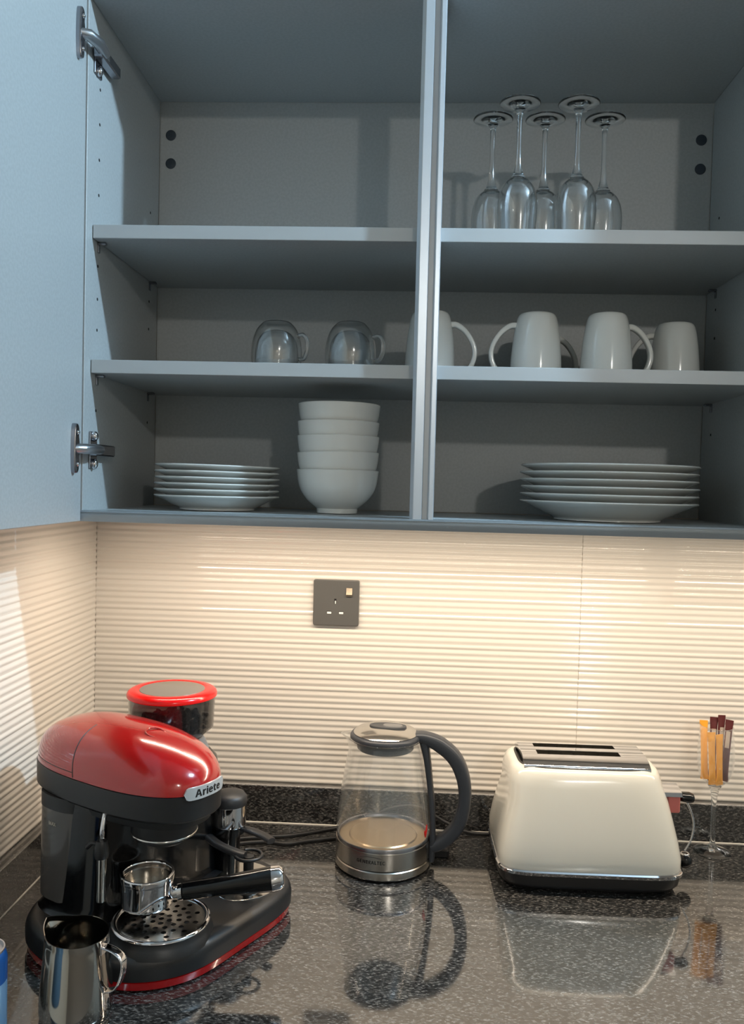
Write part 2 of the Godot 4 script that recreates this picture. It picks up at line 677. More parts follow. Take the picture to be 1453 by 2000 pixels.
func build_cabinet() -> void:
	var c := thing("wall_cabinet", "open grey laminate wall cabinet with two shelves and a centre post", "cabinet", Vector3(0, 0, 0))
	var T := tris()
	for s in [[XL - 0.018, XL], [XR, XR + 0.018]]:
		T = tris()
		box(T, Vector3(s[0], CAB_FLOOR - 0.016, 0.0015), Vector3(s[1], CAB_TOP + 0.018, CAB_DEPTH), 0.0008)
		var side := emit(T, "side_panel", M.laminate, c)
		var left: bool = s[0] < 0
		# rows of shelf pin holes, the shade inside them painted as near-black discs
		for z in [0.298, 0.05]:
			for y in [0.70, 0.745, 0.868, 0.915, 0.965, 1.072, 1.125, 1.178, 1.23]:
				if z < 0.1 and int(y * 1000) % 2 == 0:
					continue
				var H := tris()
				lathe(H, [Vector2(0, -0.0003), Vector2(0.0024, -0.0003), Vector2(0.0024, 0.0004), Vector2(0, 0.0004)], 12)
				var h := emit(H, "pin_hole_shade", M.hole, side)
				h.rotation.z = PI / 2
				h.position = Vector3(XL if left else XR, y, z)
	T = tris()
	box(T, Vector3(XL, CAB_FLOOR, -0.003), Vector3(XR, CAB_TOP, 0.0), 0.0)
	emit(T, "back_panel", M.laminate, c)
	for p in [Vector2(-0.4745, 1.284), Vector2(-0.474, 1.232), Vector2(0.499, 1.280), Vector2(0.499, 1.228)]:
		var H := tris()
		lathe(H, [Vector2(0, 0), Vector2(0.0098, 0), Vector2(0.0098, 0.0008), Vector2(0.0085, 0.0016), Vector2(0, 0.0016)], 28)
		var h := emit(H, "cover_cap", M.cap, c)
		h.rotation.x = PI / 2
		h.position = Vector3(p.x, p.y, 0.0)
		h.set_meta("label", "dark round cover cap on the back panel")
	T = tris()
	box(T, Vector3(XL, CAB_TOP, 0.0), Vector3(XR, CAB_TOP + 0.018, CAB_DEPTH), 0.0008)
	emit(T, "top_panel", M.laminate, c)
	T = tris()
	box(T, Vector3(XL, CAB_FLOOR - 0.016, 0.0015), Vector3(XR, CAB_FLOOR - 0.001, CAB_DEPTH - 0.006), 0.0008)
	emit(T, "bottom_panel", M.laminate, c)
	# the profiled rail along the bottom: a thin lip, a groove, a flat band and a sloping lower face
	T = tris()
	var y := CAB_FLOOR
	prism(T, PackedVector2Array([Vector2(CAB_DEPTH - 0.006, y - 0.017), Vector2(CAB_DEPTH + 0.002, y - 0.017), Vector2(CAB_DEPTH + 0.004, y - 0.0095), Vector2(CAB_DEPTH + 0.004, y - 0.0055),
		Vector2(CAB_DEPTH + 0.002, y - 0.005), Vector2(CAB_DEPTH + 0.002, y - 0.0035), Vector2(CAB_DEPTH + 0.004, y - 0.003), Vector2(CAB_DEPTH + 0.003, y - 0.0005), Vector2(CAB_DEPTH - 0.006, y)]), XL - 0.018, XR + 0.018, "x")
	emit(T, "bottom_rail", M.rail, c, 20.0)
	# centre post: chamfer, flat face, a groove in shade, a lip
	T = tris()
	var d := CAB_DEPTH
	prism(T, PackedVector2Array([Vector2(-0.0090, d - 0.060), Vector2(-0.0090, d - 0.003), Vector2(-0.0045, d + 0.0015), Vector2(-0.0035, d + 0.0018), Vector2(0.0080, d + 0.0004),
		Vector2(0.0095, d - 0.004), Vector2(0.0165, d - 0.004), Vector2(0.0180, d + 0.0015), Vector2(0.0192, d + 0.0020), Vector2(0.0250, d + 0.0010), Vector2(0.0260, d - 0.001), Vector2(0.0260, d - 0.060)]), CAB_FLOOR - 0.001, CAB_TOP, "y")
	emit(T, "centre_post", M.post, c, 20.0)
	for sy in [SHELF_UPPER, SHELF_LOWER]:
		T = tris()
		box(T, Vector3(XL + 0.0012, sy - 0.02, 0.001), Vector3(XR - 0.0012, sy, SHELF_FRONT - 0.001), 0.0004)
		var sh := emit(T, "shelf", M.laminate, c)
		T = tris()
		box(T, Vector3(XL + 0.0012, sy - 0.02, SHELF_FRONT - 0.001), Vector3(XR - 0.0012, sy, SHELF_FRONT), 0.0005)
		emit(T, "edge_band", M.edge, sh)
		for px in [XL, XR]:
			for z in [0.298, 0.05]:
				T = tris()
				var s := 1.0 if px < 0 else -1.0
				box(T, Vector3(minf(px, px + s * 0.013), sy - 0.0245, z - 0.004), Vector3(maxf(px, px + s * 0.013), sy - 0.0205, z + 0.004), 0.0008)
				box(T, Vector3(minf(px, px + s * 0.0025), sy - 0.036, z - 0.003), Vector3(maxf(px, px + s * 0.0025), sy - 0.0245, z + 0.003), 0.0006)
				emit(T, "shelf_pin", M.steel_dark, sh)
	# the left door, swung open square to the front
	T = tris()
	box(T, Vector3(XL - 0.021, CAB_FLOOR - 0.017, CAB_DEPTH + 0.0045), Vector3(XL - 0.001, CAB_TOP + 0.018, CAB_DEPTH + 0.51), 0.001)
	var door := emit(T, "door", M.laminate, c)
	door.set_meta("label", "grey cabinet door swung wide open on the left")
	for hy in [1.272, 0.684]:
		hinge(door, hy)


func hinge(door: Node3D, hy: float) -> void:
	var h := Node3D.new()
	h.name = "hinge"
	door.add_child(h, true)
	h.position = Vector3(XL - 0.001, hy, CAB_DEPTH + 0.036)
	h.set_meta("label", "chrome concealed hinge")
	# plate with two wings screwed on the door, its cup sunk behind it
	var T := tris()
	var wing := PackedVector2Array()
	for p in spline([Vector2(0.0, 0.036), Vector2(0.007, 0.030), Vector2(0.007, 0.014), Vector2(0.010, 0.006), Vector2(0.010, -0.006), Vector2(0.007, -0.014), Vector2(0.007, -0.030), Vector2(0.0, -0.036), Vector2(-0.006, -0.03), Vector2(-0.008, 0.0), Vector2(-0.006, 0.03)], 4, true):
		wing.append(p)
	var turned := PackedVector2Array()
	for p in wing:
		turned.append(Vector2(-p.x, p.y))
	prism(T, turned, 0.0, 0.0075, "x", 0.0025)
	emit(T, "wing_plate", M.steel_dark, h, 35.0)
	for y in [-0.023, 0.023]:
		T = tris()
		sphere(T, Vector3(0.0070, y, 0.0), 0.0034, 1.0)
		emit(T, "screw", M.chrome, h)
	# arm reaching back into the cabinet
	T = tris()
	tube(T, [Vector3(0.002, 0, 0.000), Vector3(0.013, 0, -0.006), Vector3(0.019, 0, -0.028), Vector3(0.0165, 0, -0.060)], [0.0085, 0.0095, 0.0095, 0.0085], 14, true, 0.8)
	emit(T, "link_arm", M.aluminium, h, 50.0)
	T = tris()
	box(T, Vector3(0.0035, -0.0085, -0.122), Vector3(0.0185, 0.0085, -0.046), 0.002)
	emit(T, "hinge_arm", M.steel_dark, h)
	T = tris()
	box(T, Vector3(0.0150, -0.0055, -0.074), Vector3(0.0190, 0.0055, -0.062), 0.0008)
	emit(T, "adjusting_screw", M.chrome, h)
	T = tris()
	box(T, Vector3(0.0012, -0.028, -0.084), Vector3(0.0037, 0.028, -0.056), 0.0008)
	emit(T, "mounting_plate", M.steel_dark, h)
	for y in [-0.021, 0.021]:
		T = tris()
		sphere(T, Vector3(0.0055, y, -0.068), 0.0058, 1.35)
		emit(T, "screw", M.chrome, h)


func build_neighbour() -> void:
	var n := thing("wall_cabinet", "closed deeper grey wall cabinet beside the open cabinet, past the right edge", "cabinet", Vector3(0.540, 0, 0))
	var T := tris()
	box(T, Vector3(0.0, 0.578, 0.0015), Vector3(0.9, CAB_TOP + 0.018, 0.441), 0.001)
	emit(T, "carcass", M.laminate, n)
	for i in 2:
		T = tris()
		box(T, Vector3(0.002 + 0.449 * i, 0.58, 0.4415), Vector3(0.449 + 0.449 * i, CAB_TOP + 0.016, 0.460), 0.001)
		emit(T, "door", M.laminate, n)


func build_socket() -> void:
	var s := thing("wall_socket", "dark grey switched power socket on the ribbed tile wall", "power socket", Vector3(-0.1435, 0.4185, 0.0))
	var T := tris()
	var holes := PackedVector2Array()
	prism(T, round_rect(0.086, 0.086, 0.0035), 0.0005, 0.0085, "z", 0.0012)
	emit(T, "faceplate", M.socket, s)
	for e in [[Vector2(-0.0015, 0.003), 0.0042, 0.0095, M.hole, "pin_slot_shade"], [Vector2(-0.0125, -0.0185), 0.0090, 0.0052, M.hole, "pin_slot_shade"], [Vector2(0.0100, -0.0185), 0.0090, 0.0052, M.hole, "pin_slot_shade"]]:  # dark faces laid on the plate, painting the shade inside the slots
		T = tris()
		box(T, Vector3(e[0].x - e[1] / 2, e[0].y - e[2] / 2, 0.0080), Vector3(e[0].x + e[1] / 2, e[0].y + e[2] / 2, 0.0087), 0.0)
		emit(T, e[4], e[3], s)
	for e in [[Vector2(-0.0012, 0.0012), 0.0020, 0.0055], [Vector2(-0.0125, -0.0188), 0.0080, 0.0038], [Vector2(0.0100, -0.0188), 0.0080, 0.0038]]:
		T = tris()
		box(T, Vector3(e[0].x - e[1] / 2, e[0].y - e[2] / 2, 0.0084), Vector3(e[0].x + e[1] / 2, e[0].y + e[2] / 2, 0.0090), 0.0)
		emit(T, "slot_shutter", M.shutter, s)
	T = tris()
	prism(T, PackedVector2Array([Vector2(0.0080, 0.0125), Vector2(0.0125, 0.0130), Vector2(0.0128, 0.0165), Vector2(0.0108, 0.0220), Vector2(0.0092, 0.0285), Vector2(0.0080, 0.0295)]), 0.0188, 0.0300, "x")
	emit(T, "rocker_switch", M.rocker, s, 15.0)
	holes.clear()


# ---------------------------------------------------------------- espresso machine

const DOME_C := Vector2(-0.062, -0.036)
const DOME_HX := 0.076
const DOME_HZ := 0.156
const DOME_Y0 := 0.236
const DOME_H := 0.063
const DOME_N := 2.5


func dome_level(t: float) -> Array:
	var s := pow(maxf(0.0, 1.0 - pow(t, 2.5)), 1.0 / 2.5)
	return [DOME_C.x + 0.004 * t, DOME_C.y - 0.018 * t * t, DOME_HX * s, DOME_HZ * s]


func dome_point(t: float, z: float, side: float) -> Vector3:
	var l := dome_level(t)
	var q := absf(z - l[1]) / maxf(l[3], 1e-5)
	var x: float = l[2] * pow(maxf(0.0, 1.0 - pow(q, DOME_N)), 1.0 / DOME_N) if q < 1.0 else 0.0
	return Vector3(l[0] + side * x, DOME_Y0 + DOME_H * t, z)


func build_machine() -> void:
	var e := thing("espresso_machine", "red domed espresso machine with black body and grinder in the corner", "coffee machine", Vector3(-0.336, 0, 0.38), deg_to_rad(60))
	var o := spline([Vector2(-0.165, -0.115), Vector2(-0.190, -0.05), Vector2(-0.184, 0.02), Vector2(-0.155, 0.093), Vector2(-0.094, 0.134), Vector2(0.0, 0.138), Vector2(0.085, 0.134), Vector2(0.130, 0.112),
		Vector2(0.150, 0.06), Vector2(0.150, -0.02), Vector2(0.140, -0.10), Vector2(0.10, -0.145), Vector2(0.0, -0.155), Vector2(-0.10, -0.152)], 6, true)
	var T := tris()
	rings(T, [outline_ring(o, -0.008, 0.001), outline_ring(o, -0.003, 0.003), outline_ring(o, -0.001, 0.013), outline_ring(o, -0.004, 0.0145)])
	emit(T, "base_trim", M.red, e).set_meta("label", "red trim line round the base")
	T = tris()
	rings(T, [outline_ring(o, -0.006, 0.0142), outline_ring(o, 0.0, 0.0150), outline_ring(o, 0.0005, 0.030), outline_ring(o, -0.001, 0.037), outline_ring(o, -0.004, 0.042), outline_ring(o, -0.009, 0.0448), outline_ring(o, -0.014, 0.0455)])
	emit(T, "base", M.black, e, 60.0)
	# recessed chrome plate in front of the grinder
	T = tris()
	var rp := PackedVector2Array()
	for p in spline([Vector2(0.020, 0.085), Vector2(0.06, 0.118), Vector2(0.11, 0.108), Vector2(0.132, 0.065), Vector2(0.12, 0.02), Vector2(0.04, 0.03)], 6, true):
		rp.append(p)
	prism(T, rp, 0.0440, 0.0462, "y", 0.0008)
	emit(T, "grinder_tray", M.chrome_soft, e)
	# drip tray drum, rim and perforated grid
	var tc := Vector3(-0.088, 0, 0.066)
	T = tris()
	lathe(T, [Vector2(0.0, 0.040), Vector2(0.0695, 0.040), Vector2(0.068, 0.0465), Vector2(0.0655, 0.0500), Vector2(0.0640, 0.0550), Vector2(0.0635, 0.0585), Vector2(0.056, 0.0585), Vector2(0.054, 0.052), Vector2(0.0, 0.050)], 64, tc)
	var drum := emit(T, "drip_tray", M.black, e)
	T = tris()
	torus(T, tc + Vector3(0, 0.0592, 0), 0.0605, 0.0038, 0.0, TAU, 64, 0.8)
	emit(T, "rim", M.chrome, drum)
	var grid := CSGCylinder3D.new()
	grid.name = "grid"
	grid.radius = 0.0580
	grid.height = 0.0016
	grid.sides = 48
	grid.material = M.chrome_soft
	for q in [[0.0, 1], [0.012, 6], [0.024, 12], [0.036, 18], [0.0475, 24]]:
		for k in q[1]:
			if q[1] == 24 and k % 2 == 1:
				continue
			var hole := CSGCylinder3D.new()
			hole.name = "hole"
			hole.operation = CSGShape3D.OPERATION_SUBTRACTION
			hole.radius = 0.0035
			hole.height = 0.01
			hole.sides = 12
			hole.material = M.chrome_soft
			var a: float = TAU * k / q[1] + q[0] * 20
			hole.position = Vector3(sin(a) * q[0], 0, cos(a) * q[0])
			grid.add_child(hole, true)
	grid.position = tc + Vector3(0, 0.0588, 0)
	drum.add_child(grid)
	# body behind the tray
	T = tris()
	rings(T, [superring(-0.012, 0.044, -0.072, 0.140, 0.082, 3.2), superring(-0.010, 0.06, -0.070, 0.128, 0.076, 3.2), superring(-0.010, 0.185, -0.070, 0.122, 0.074, 3.2), superring(-0.012, 0.206, -0.068, 0.118, 0.074, 3.2)])
	emit(T, "body", M.black_gloss, e, 50.0)
	# water tank window at the near back corner
	T = tris()
	rings(T, [superring(-0.106, 0.058, -0.095, 0.034, 0.046, 2.6), superring(-0.106, 0.184, -0.095, 0.033, 0.045, 2.6)])
	var neck := tris()
	rings(neck, [superring(-0.106, 0.1842, -0.095, 0.0335, 0.0455, 2.6), superring(-0.106, 0.2030, -0.095, 0.0335, 0.0455, 2.6)])
	emit(neck, "tank_cap", M.black, e)
	var tank := emit(T, "water_tank", M.tank, e, 50.0)
	tank.set_meta("label", "smoky grey water tank")
	var tx := text_tris("MAX", 0.007, 0.0004)
	var W := tris()
	for v in tx:
		var a := -PI / 2 + 0.0
		W.append(Vector3(-0.1395 - v.z, 0.165 + v.y, -0.095 + v.x) + Vector3(0, 0, 0) * a)
	emit(W, "tank_print", M.faint_mark, tank, 30.0)
	# group head under the front of the dome
	T = tris()
	lathe(T, [Vector2(0, 0.158), Vector2(0.030, 0.158), Vector2(0.032, 0.160), Vector2(0.032, 0.166), Vector2(0.042, 0.168), Vector2(0.044, 0.171), Vector2(0.044, 0.199), Vector2(0, 0.199)], 48, Vector3(-0.070, 0, 0.050))
	var group := emit(T, "group_head", M.black, e)
	T = tris()
	torus(T, Vector3(-0.070, 0.170, 0.050), 0.0425, 0.0022)
	emit(T, "group_ring", M.chrome_soft, group)
	# black band under the red dome
	var c := DOME_C
	T = tris()
	rings(T, [superring(c.x, 0.188, c.y, DOME_HX - 0.012, DOME_HZ - 0.014, DOME_N, 96), superring(c.x, 0.1985, c.y, DOME_HX - 0.010, DOME_HZ - 0.012, DOME_N, 96), superring(c.x, 0.2000, c.y, DOME_HX - 0.003, DOME_HZ - 0.003, DOME_N, 96),
		superring(c.x, 0.204, c.y, DOME_HX + 0.0005, DOME_HZ + 0.0005, DOME_N, 96), superring(c.x, 0.2345, c.y, DOME_HX + 0.001, DOME_HZ + 0.001, DOME_N, 96), superring(c.x, 0.2358, c.y, DOME_HX - 0.001, DOME_HZ - 0.001, DOME_N, 96)])
	emit(T, "band", M.black, e, 40.0)
	T = tris()
	var R := []
	for i in 25:
		var t := sin(PI / 2 * i / 24.0)
		var l := dome_level(minf(t, 0.9995))
		R.append(superring(l[0], DOME_Y0 + DOME_H * t, l[1], l[2], l[3], DOME_N, 96))
	rings(T, R)
	var dome := emit(T, "dome", M.red, e, 60.0)
	dome.set_meta("label", "glossy red dome")
	# seam of the water tank lid
	T = tris()
	var path := []
	for i in 15:
		path.append(dome_point(0.02 + 0.93 * i / 14.0, -0.055 - 0.012 * i / 14.0, -1.0))
	for i in range(13, 4, -1):
		path.append(dome_point(0.02 + 0.93 * i / 14.0, -0.055 - 0.012 * i / 14.0, 1.0))
	tube(T, path, 0.0007, 6)
	emit(T, "lid_seam", M.black, dome)
	T = tris()
	path = []
	for i in 12:
		path.append(dome_point(0.12, -0.056 - 0.1 * i / 11.0, -1.0) + Vector3(0, 0.0, 0))
	tube(T, path, 0.0005, 6)
	emit(T, "lid_seam", M.black, dome)
	# round button on the crest
	var bp := dome_point(0.93, 0.004, 1.0)
	T = tris()
	torus(T, Vector3.ZERO, 0.0135, 0.0011)
	var ring := emit(T, "button_ring", M.red, dome)
	ring.position = Vector3(-0.062, dome_top(-0.062, 0.022) - 0.0002, 0.022)
	ring.rotation.x = 0.28
	bp = bp
	# chrome badge with the lettering along the front of the band
	var line := superring(c.x, 0.0, c.y, DOME_HX + 0.002, DOME_HZ + 0.002, DOME_N, 720)
	var s0 := along(line, -0.018)
	var P := tris()
	var plate := round_rect(0.074, 0.0165, 0.0082, Vector2.ZERO, 8)
	var cols := 24
	for i in cols:
		var u0 := -0.037 + 0.074 * i / cols
		var u1 := -0.037 + 0.074 * (i + 1) / cols
		var h0 := half_height(u0)
		var h1 := half_height(u1)
		for q in [[u0, -h0, u1, -h1, u1, h1, u0, h0, 0.0012], [u0, h0, u1, h1, u1, h1, u0, h0, 0.0]]:
			var a := on_outline(line, s0 + q[0], 0.2385 + q[1], q[8])
			var b := on_outline(line, s0 + q[2], 0.2385 + q[3], q[8])
			var cc := on_outline(line, s0 + q[4], 0.2385 + q[5], q[8] if q[8] > 0 else -0.002)
			var dd := on_outline(line, s0 + q[6], 0.2385 + q[7], q[8] if q[8] > 0 else -0.002)
			if q[8] == 0.0:
				a = on_outline(line, s0 + q[0], 0.2385 + q[1], 0.0012)
				b = on_outline(line, s0 + q[2], 0.2385 + q[3], 0.0012)
			quad(P, a, b, cc, dd)
	plate.clear()
	var badge := emit(P, "badge", M.badge, e, 30.0)
	badge.set_meta("label", "silver maker's badge")
	var lt := text_tris("Ariete", 0.0150, 0.0006)
	W = tris()
	for v in lt:
		W.append(on_outline(line, s0 + v.x, 0.2385 + v.y * 0.9, 0.0014 + v.z))
	emit(W, "badge_lettering", M.ink, badge, 30.0)
	# grinder: housing, collar, smoked bean hopper with red lid
	var gx := 0.054
	var gz := -0.068
	T = tris()
	rings(T, [superring(gx, 0.044, gz, 0.066, 0.074, 3.0), superring(gx, 0.19, gz, 0.062, 0.070, 3.0), superring(gx, 0.215, gz, 0.060, 0.068, 2.6), superring(gx, 0.226, gz, 0.052, 0.058, 2.4)])
	emit(T, "grinder_housing", M.black_gloss, e, 50.0)
	T = tris()
	lathe(T, [Vector2(0, 0.215), Vector2(0.060, 0.215), Vector2(0.059, 0.222), Vector2(0.052, 0.238), Vector2(0.047, 0.246), Vector2(0, 0.246)], 48, Vector3(gx, 0, gz))
	emit(T, "grinder_collar", M.grey_plastic, e)
	T = tris()
	lathe(T, [Vector2(0.0, 0.246), Vector2(0.046, 0.246), Vector2(0.058, 0.256), Vector2(0.0640, 0.262), Vector2(0.0655, 0.3085), Vector2(0.0640, 0.3085), Vector2(0.0622, 0.263), Vector2(0.057, 0.258), Vector2(0.045, 0.249), Vector2(0.0, 0.249)], 64, Vector3(gx, 0, gz))
	var hopper := emit(T, "bean_hopper", M.smoke, e)
	hopper.set_meta("label", "smoked plastic bean hopper")
	T = tris()
	for i in 190:
		var r := 0.054 * sqrt(rng.randf())
		var a := rng.randf() * TAU
		var b := tris()
		sphere_low(b, Vector3.ZERO, 0.0045)
		var tf := Transform3D(Basis.from_euler(Vector3(rng.randf() * TAU, rng.randf() * TAU, rng.randf() * TAU)).scaled(Vector3.ONE), Vector3(gx + r * sin(a), 0.256 + rng.randf() * 0.022, gz + r * cos(a)))
		for v in b:
			T.append(tf * Vector3(v.x * 1.35, v.y * 0.75, v.z * 0.95))
	var beans := emit(T, "coffee_beans", M.bean, hopper)
	beans.set_meta("kind", "stuff")
	T = tris()
	lathe(T, [Vector2(0.0, 0.3088), Vector2(0.0660, 0.3088), Vector2(0.0682, 0.3100), Vector2(0.0685, 0.3130), Vector2(0.0670, 0.3165), Vector2(0.0635, 0.3188), Vector2(0.0570, 0.3200), Vector2(0.0515, 0.3200), Vector2(0.0500, 0.3188), Vector2(0.0, 0.3188)], 64, Vector3(gx, 0, gz))
	var lid := emit(T, "hopper_lid", M.red_lid, e)
	T = tris()
	lathe(T, [Vector2(0.0, 0.3187), Vector2(0.0496, 0.3187), Vector2(0.0490, 0.3196), Vector2(0.0, 0.3198)], 48, Vector3(gx, 0, gz))
	emit(T, "lid_window", M.lid_grey, lid)
	# tamper on the grinder's front
	var k := Vector3(0.100, 0, 0.013)
	T = tris()
	lathe(T, [Vector2(0, 0.112), Vector2(0.0252, 0.112), Vector2(0.0256, 0.1135), Vector2(0.0256, 0.143), Vector2(0.0252, 0.1445), Vector2(0, 0.1445)], 48, k)
	var tamper := emit(T, "tamper", M.chrome, e)
	T = tris()
	lathe(T, [Vector2(0, 0.1440), Vector2(0.0262, 0.1440), Vector2(0.0268, 0.1480), Vector2(0.0262, 0.1550), Vector2(0.0225, 0.1605), Vector2(0.012, 0.1635), Vector2(0, 0.1640)], 48, k)
	emit(T, "tamper_cap", M.black_soft, tamper, 60.0)
	T = tris()
	lathe(T, [Vector2(0, 0.046), Vector2(0.020, 0.046), Vector2(0.020, 0.098), Vector2(0.0275, 0.100), Vector2(0.0275, 0.1118), Vector2(0, 0.1118)], 40, k + Vector3(0, 0, -0.004))
	emit(T, "grinder_chute", M.black_gloss, e)
	# fork that takes the filter holder
	for s in [-1.0, 1.0]:
		T = tris()
		tube(T, spline([Vector3(0.085 + s * 0.022, 0.102, 0.005), Vector3(0.085 + s * 0.033, 0.102, 0.035), Vector3(0.085 + s * 0.034, 0.100, 0.065), Vector3(0.085 + s * 0.030, 0.098, 0.085)], 5), 0.0080, 10, true, 0.6)
		emit(T, "fork_arm", M.black, e)
	# holder with two open rings on a post
	var h := Vector3(0.060, 0, 0.088)
	T = tris()
	lathe(T, [Vector2(0, 0.044), Vector2(0.018, 0.044), Vector2(0.017, 0.048), Vector2(0.009, 0.051), Vector2(0.0075, 0.056), Vector2(0.0075, 0.096), Vector2(0, 0.096)], 32, h)
	var post := emit(T, "holder_post", M.black, e)
	for q in [[0.097, 0.019, 0.0026], [0.062, 0.021, 0.0028]]:
		T = tris()
		torus(T, h + Vector3(0, q[0], 0), q[1], q[2], -2.2, 2.6, 40)
		emit(T, "holder_ring", M.black, post)
	# steam wand at the near side
	T = tris()
	var w := Vector3(-0.138, 0.008, 0.006)
	tube(T, spline([w + Vector3(0.012, 0.200, -0.004), w + Vector3(0.004, 0.190, 0.0), w + Vector3(-0.001, 0.174, 0.002), w + Vector3(0.0, 0.160, 0.0)], 6), 0.0032, 12)
	var wand := emit(T, "steam_wand", M.chrome, e)
	T = tris()
	lathe(T, [Vector2(0, 0.136), Vector2(0.0085, 0.136), Vector2(0.0095, 0.140), Vector2(0.0095, 0.152), Vector2(0.007, 0.159), Vector2(0, 0.160)], 28, w)
	tube(T, spline([w + Vector3(0, 0.150, 0), w + Vector3(-0.004, 0.154, -0.012), w + Vector3(-0.006, 0.146, -0.022)], 5), 0.003, 8)
	emit(T, "wand_grip", M.black, wand)
	T = tris()
	lathe(T, [Vector2(0, 0.078), Vector2(0.0058, 0.078), Vector2(0.0063, 0.0795), Vector2(0.0066, 0.136), Vector2(0, 0.136)], 28, w)
	emit(T, "wand_sleeve", M.chrome_soft, wand)


func dome_top(x: float, z: float) -> float:
	var best := 0.0
	for i in 200:
		var t := i / 199.0
		var l := dome_level(t)
		if l[2] > 1e-4 and pow(absf(x - l[0]) / l[2], DOME_N) + pow(absf(z - l[1]) / l[3], DOME_N) <= 1.0:
			best = t
	return DOME_Y0 + DOME_H * best


func half_height(u: float) -> float:
	var r := 0.00825
	var e := absf(u) - (0.037 - r)
	return r if e <= 0 else sqrt(maxf(0.0, r * r - e * e))


func along(line: PackedVector3Array, x: float) -> float:
	# arc length, from the front tip (index 0) towards -x, of the place where the outline passes x
	var s := 0.0
	var n := line.size()
	for i in n:
		var a := line[(n - i) % n]
		var b := line[(n - i - 1 + n) % n]
		if a.x >= x and b.x < x or (i == 0 and a.x < x):
			return -s
		s += a.distance_to(b)
	return -s


func on_outline(line: PackedVector3Array, s: float, y: float, off: float) -> Vector3:
	# a point on the outline: s runs from the front tip, positive towards +x
	var n := line.size()
	var left := absf(s)
	var i := 0
	var step := 1 if s > 0 else -1
	while true:
		var a := line[(i + n) % n]
		var b := line[(i + step + 2 * n) % n]
		var d := a.distance_to(b)
		if left <= d:
			var p := a.lerp(b, left / maxf(d, 1e-9))
			var t := (b - a).normalized() * step
			var nn := Vector3(-t.z, 0, t.x)
			return Vector3(p.x, y, p.z) + nn * off
		left -= d
		i += step
		if absi(i) >= n:
			break
	return line[0]


func sphere_low(T: PackedVector3Array, c: Vector3, r: float) -> void:
	var prof := []
	for i in 5:
		var a := -PI / 2 + PI * i / 4.0
		prof.append(Vector2(cos(a) * r if i > 0 and i < 4 else 0.0, sin(a) * r))
	lathe(T, prof, 7, c)


func build_portafilter() -> void:
	var p := thing("filter_holder", "chrome filter holder with black handle lying across the drip tray", "filter holder", Vector3(-0.346, 0.0608, 0.478), 0.0)
	var T := tris()
	lathe(T, [Vector2(0, 0.012), Vector2(0.028, 0.012), Vector2(0.0335, 0.014), Vector2(0.0350, 0.018), Vector2(0.0350, 0.046), Vector2(0.0362, 0.0475), Vector2(0.0362, 0.0545), Vector2(0.0350, 0.056), Vector2(0.0322, 0.0555), Vector2(0.0310, 0.0535), Vector2(0.0300, 0.034), Vector2(0, 0.034)], 64, Vector3.ZERO)
	var bowl := emit(T, "holder_bowl", M.chrome, p)
	T = tris()
	lathe(T, [Vector2(0, 0.036), Vector2(0.0285, 0.036), Vector2(0.0290, 0.0480), Vector2(0.0300, 0.0480), Vector2(0.0300, 0.0345), Vector2(0, 0.0345)], 48)
	emit(T, "filter_basket", M.steel, bowl)
	T = tris()
	lathe(T, [Vector2(0, 0.0), Vector2(0.006, 0.0), Vector2(0.0065, 0.010), Vector2(0.010, 0.0125), Vector2(0, 0.0125)], 24)
	emit(T, "spout", M.chrome, bowl)
	var d := Vector3(0.985, 0.125, -0.14).normalized()
	var o := Vector3(0.030, 0.026, -0.004)
	T = tris()
	tube(T, [o, o + d * 0.010, o + d * 0.0105, o + d * 0.016], [0.008, 0.008, 0.011, 0.011], 24)
	emit(T, "neck", M.chrome, p)
	T = tris()
	tube(T, [o + d * 0.0158, o + d * 0.018, o + d * 0.06, o + d * 0.11, o + d * 0.137], [0.0095, 0.0115, 0.0125, 0.0150, 0.0165], 28)
	emit(T, "handle", M.black_gloss, p)
	T = tris()
	tube(T, [o + d * 0.1365, o + d * 0.1368, o + d * 0.148, o + d * 0.1525, o + d * 0.1535], [0.0160, 0.0168, 0.0160, 0.0125, 0.007], 28)
	emit(T, "end_cap", M.chrome, p)


# ---------------------------------------------------------------- kettle and toaster

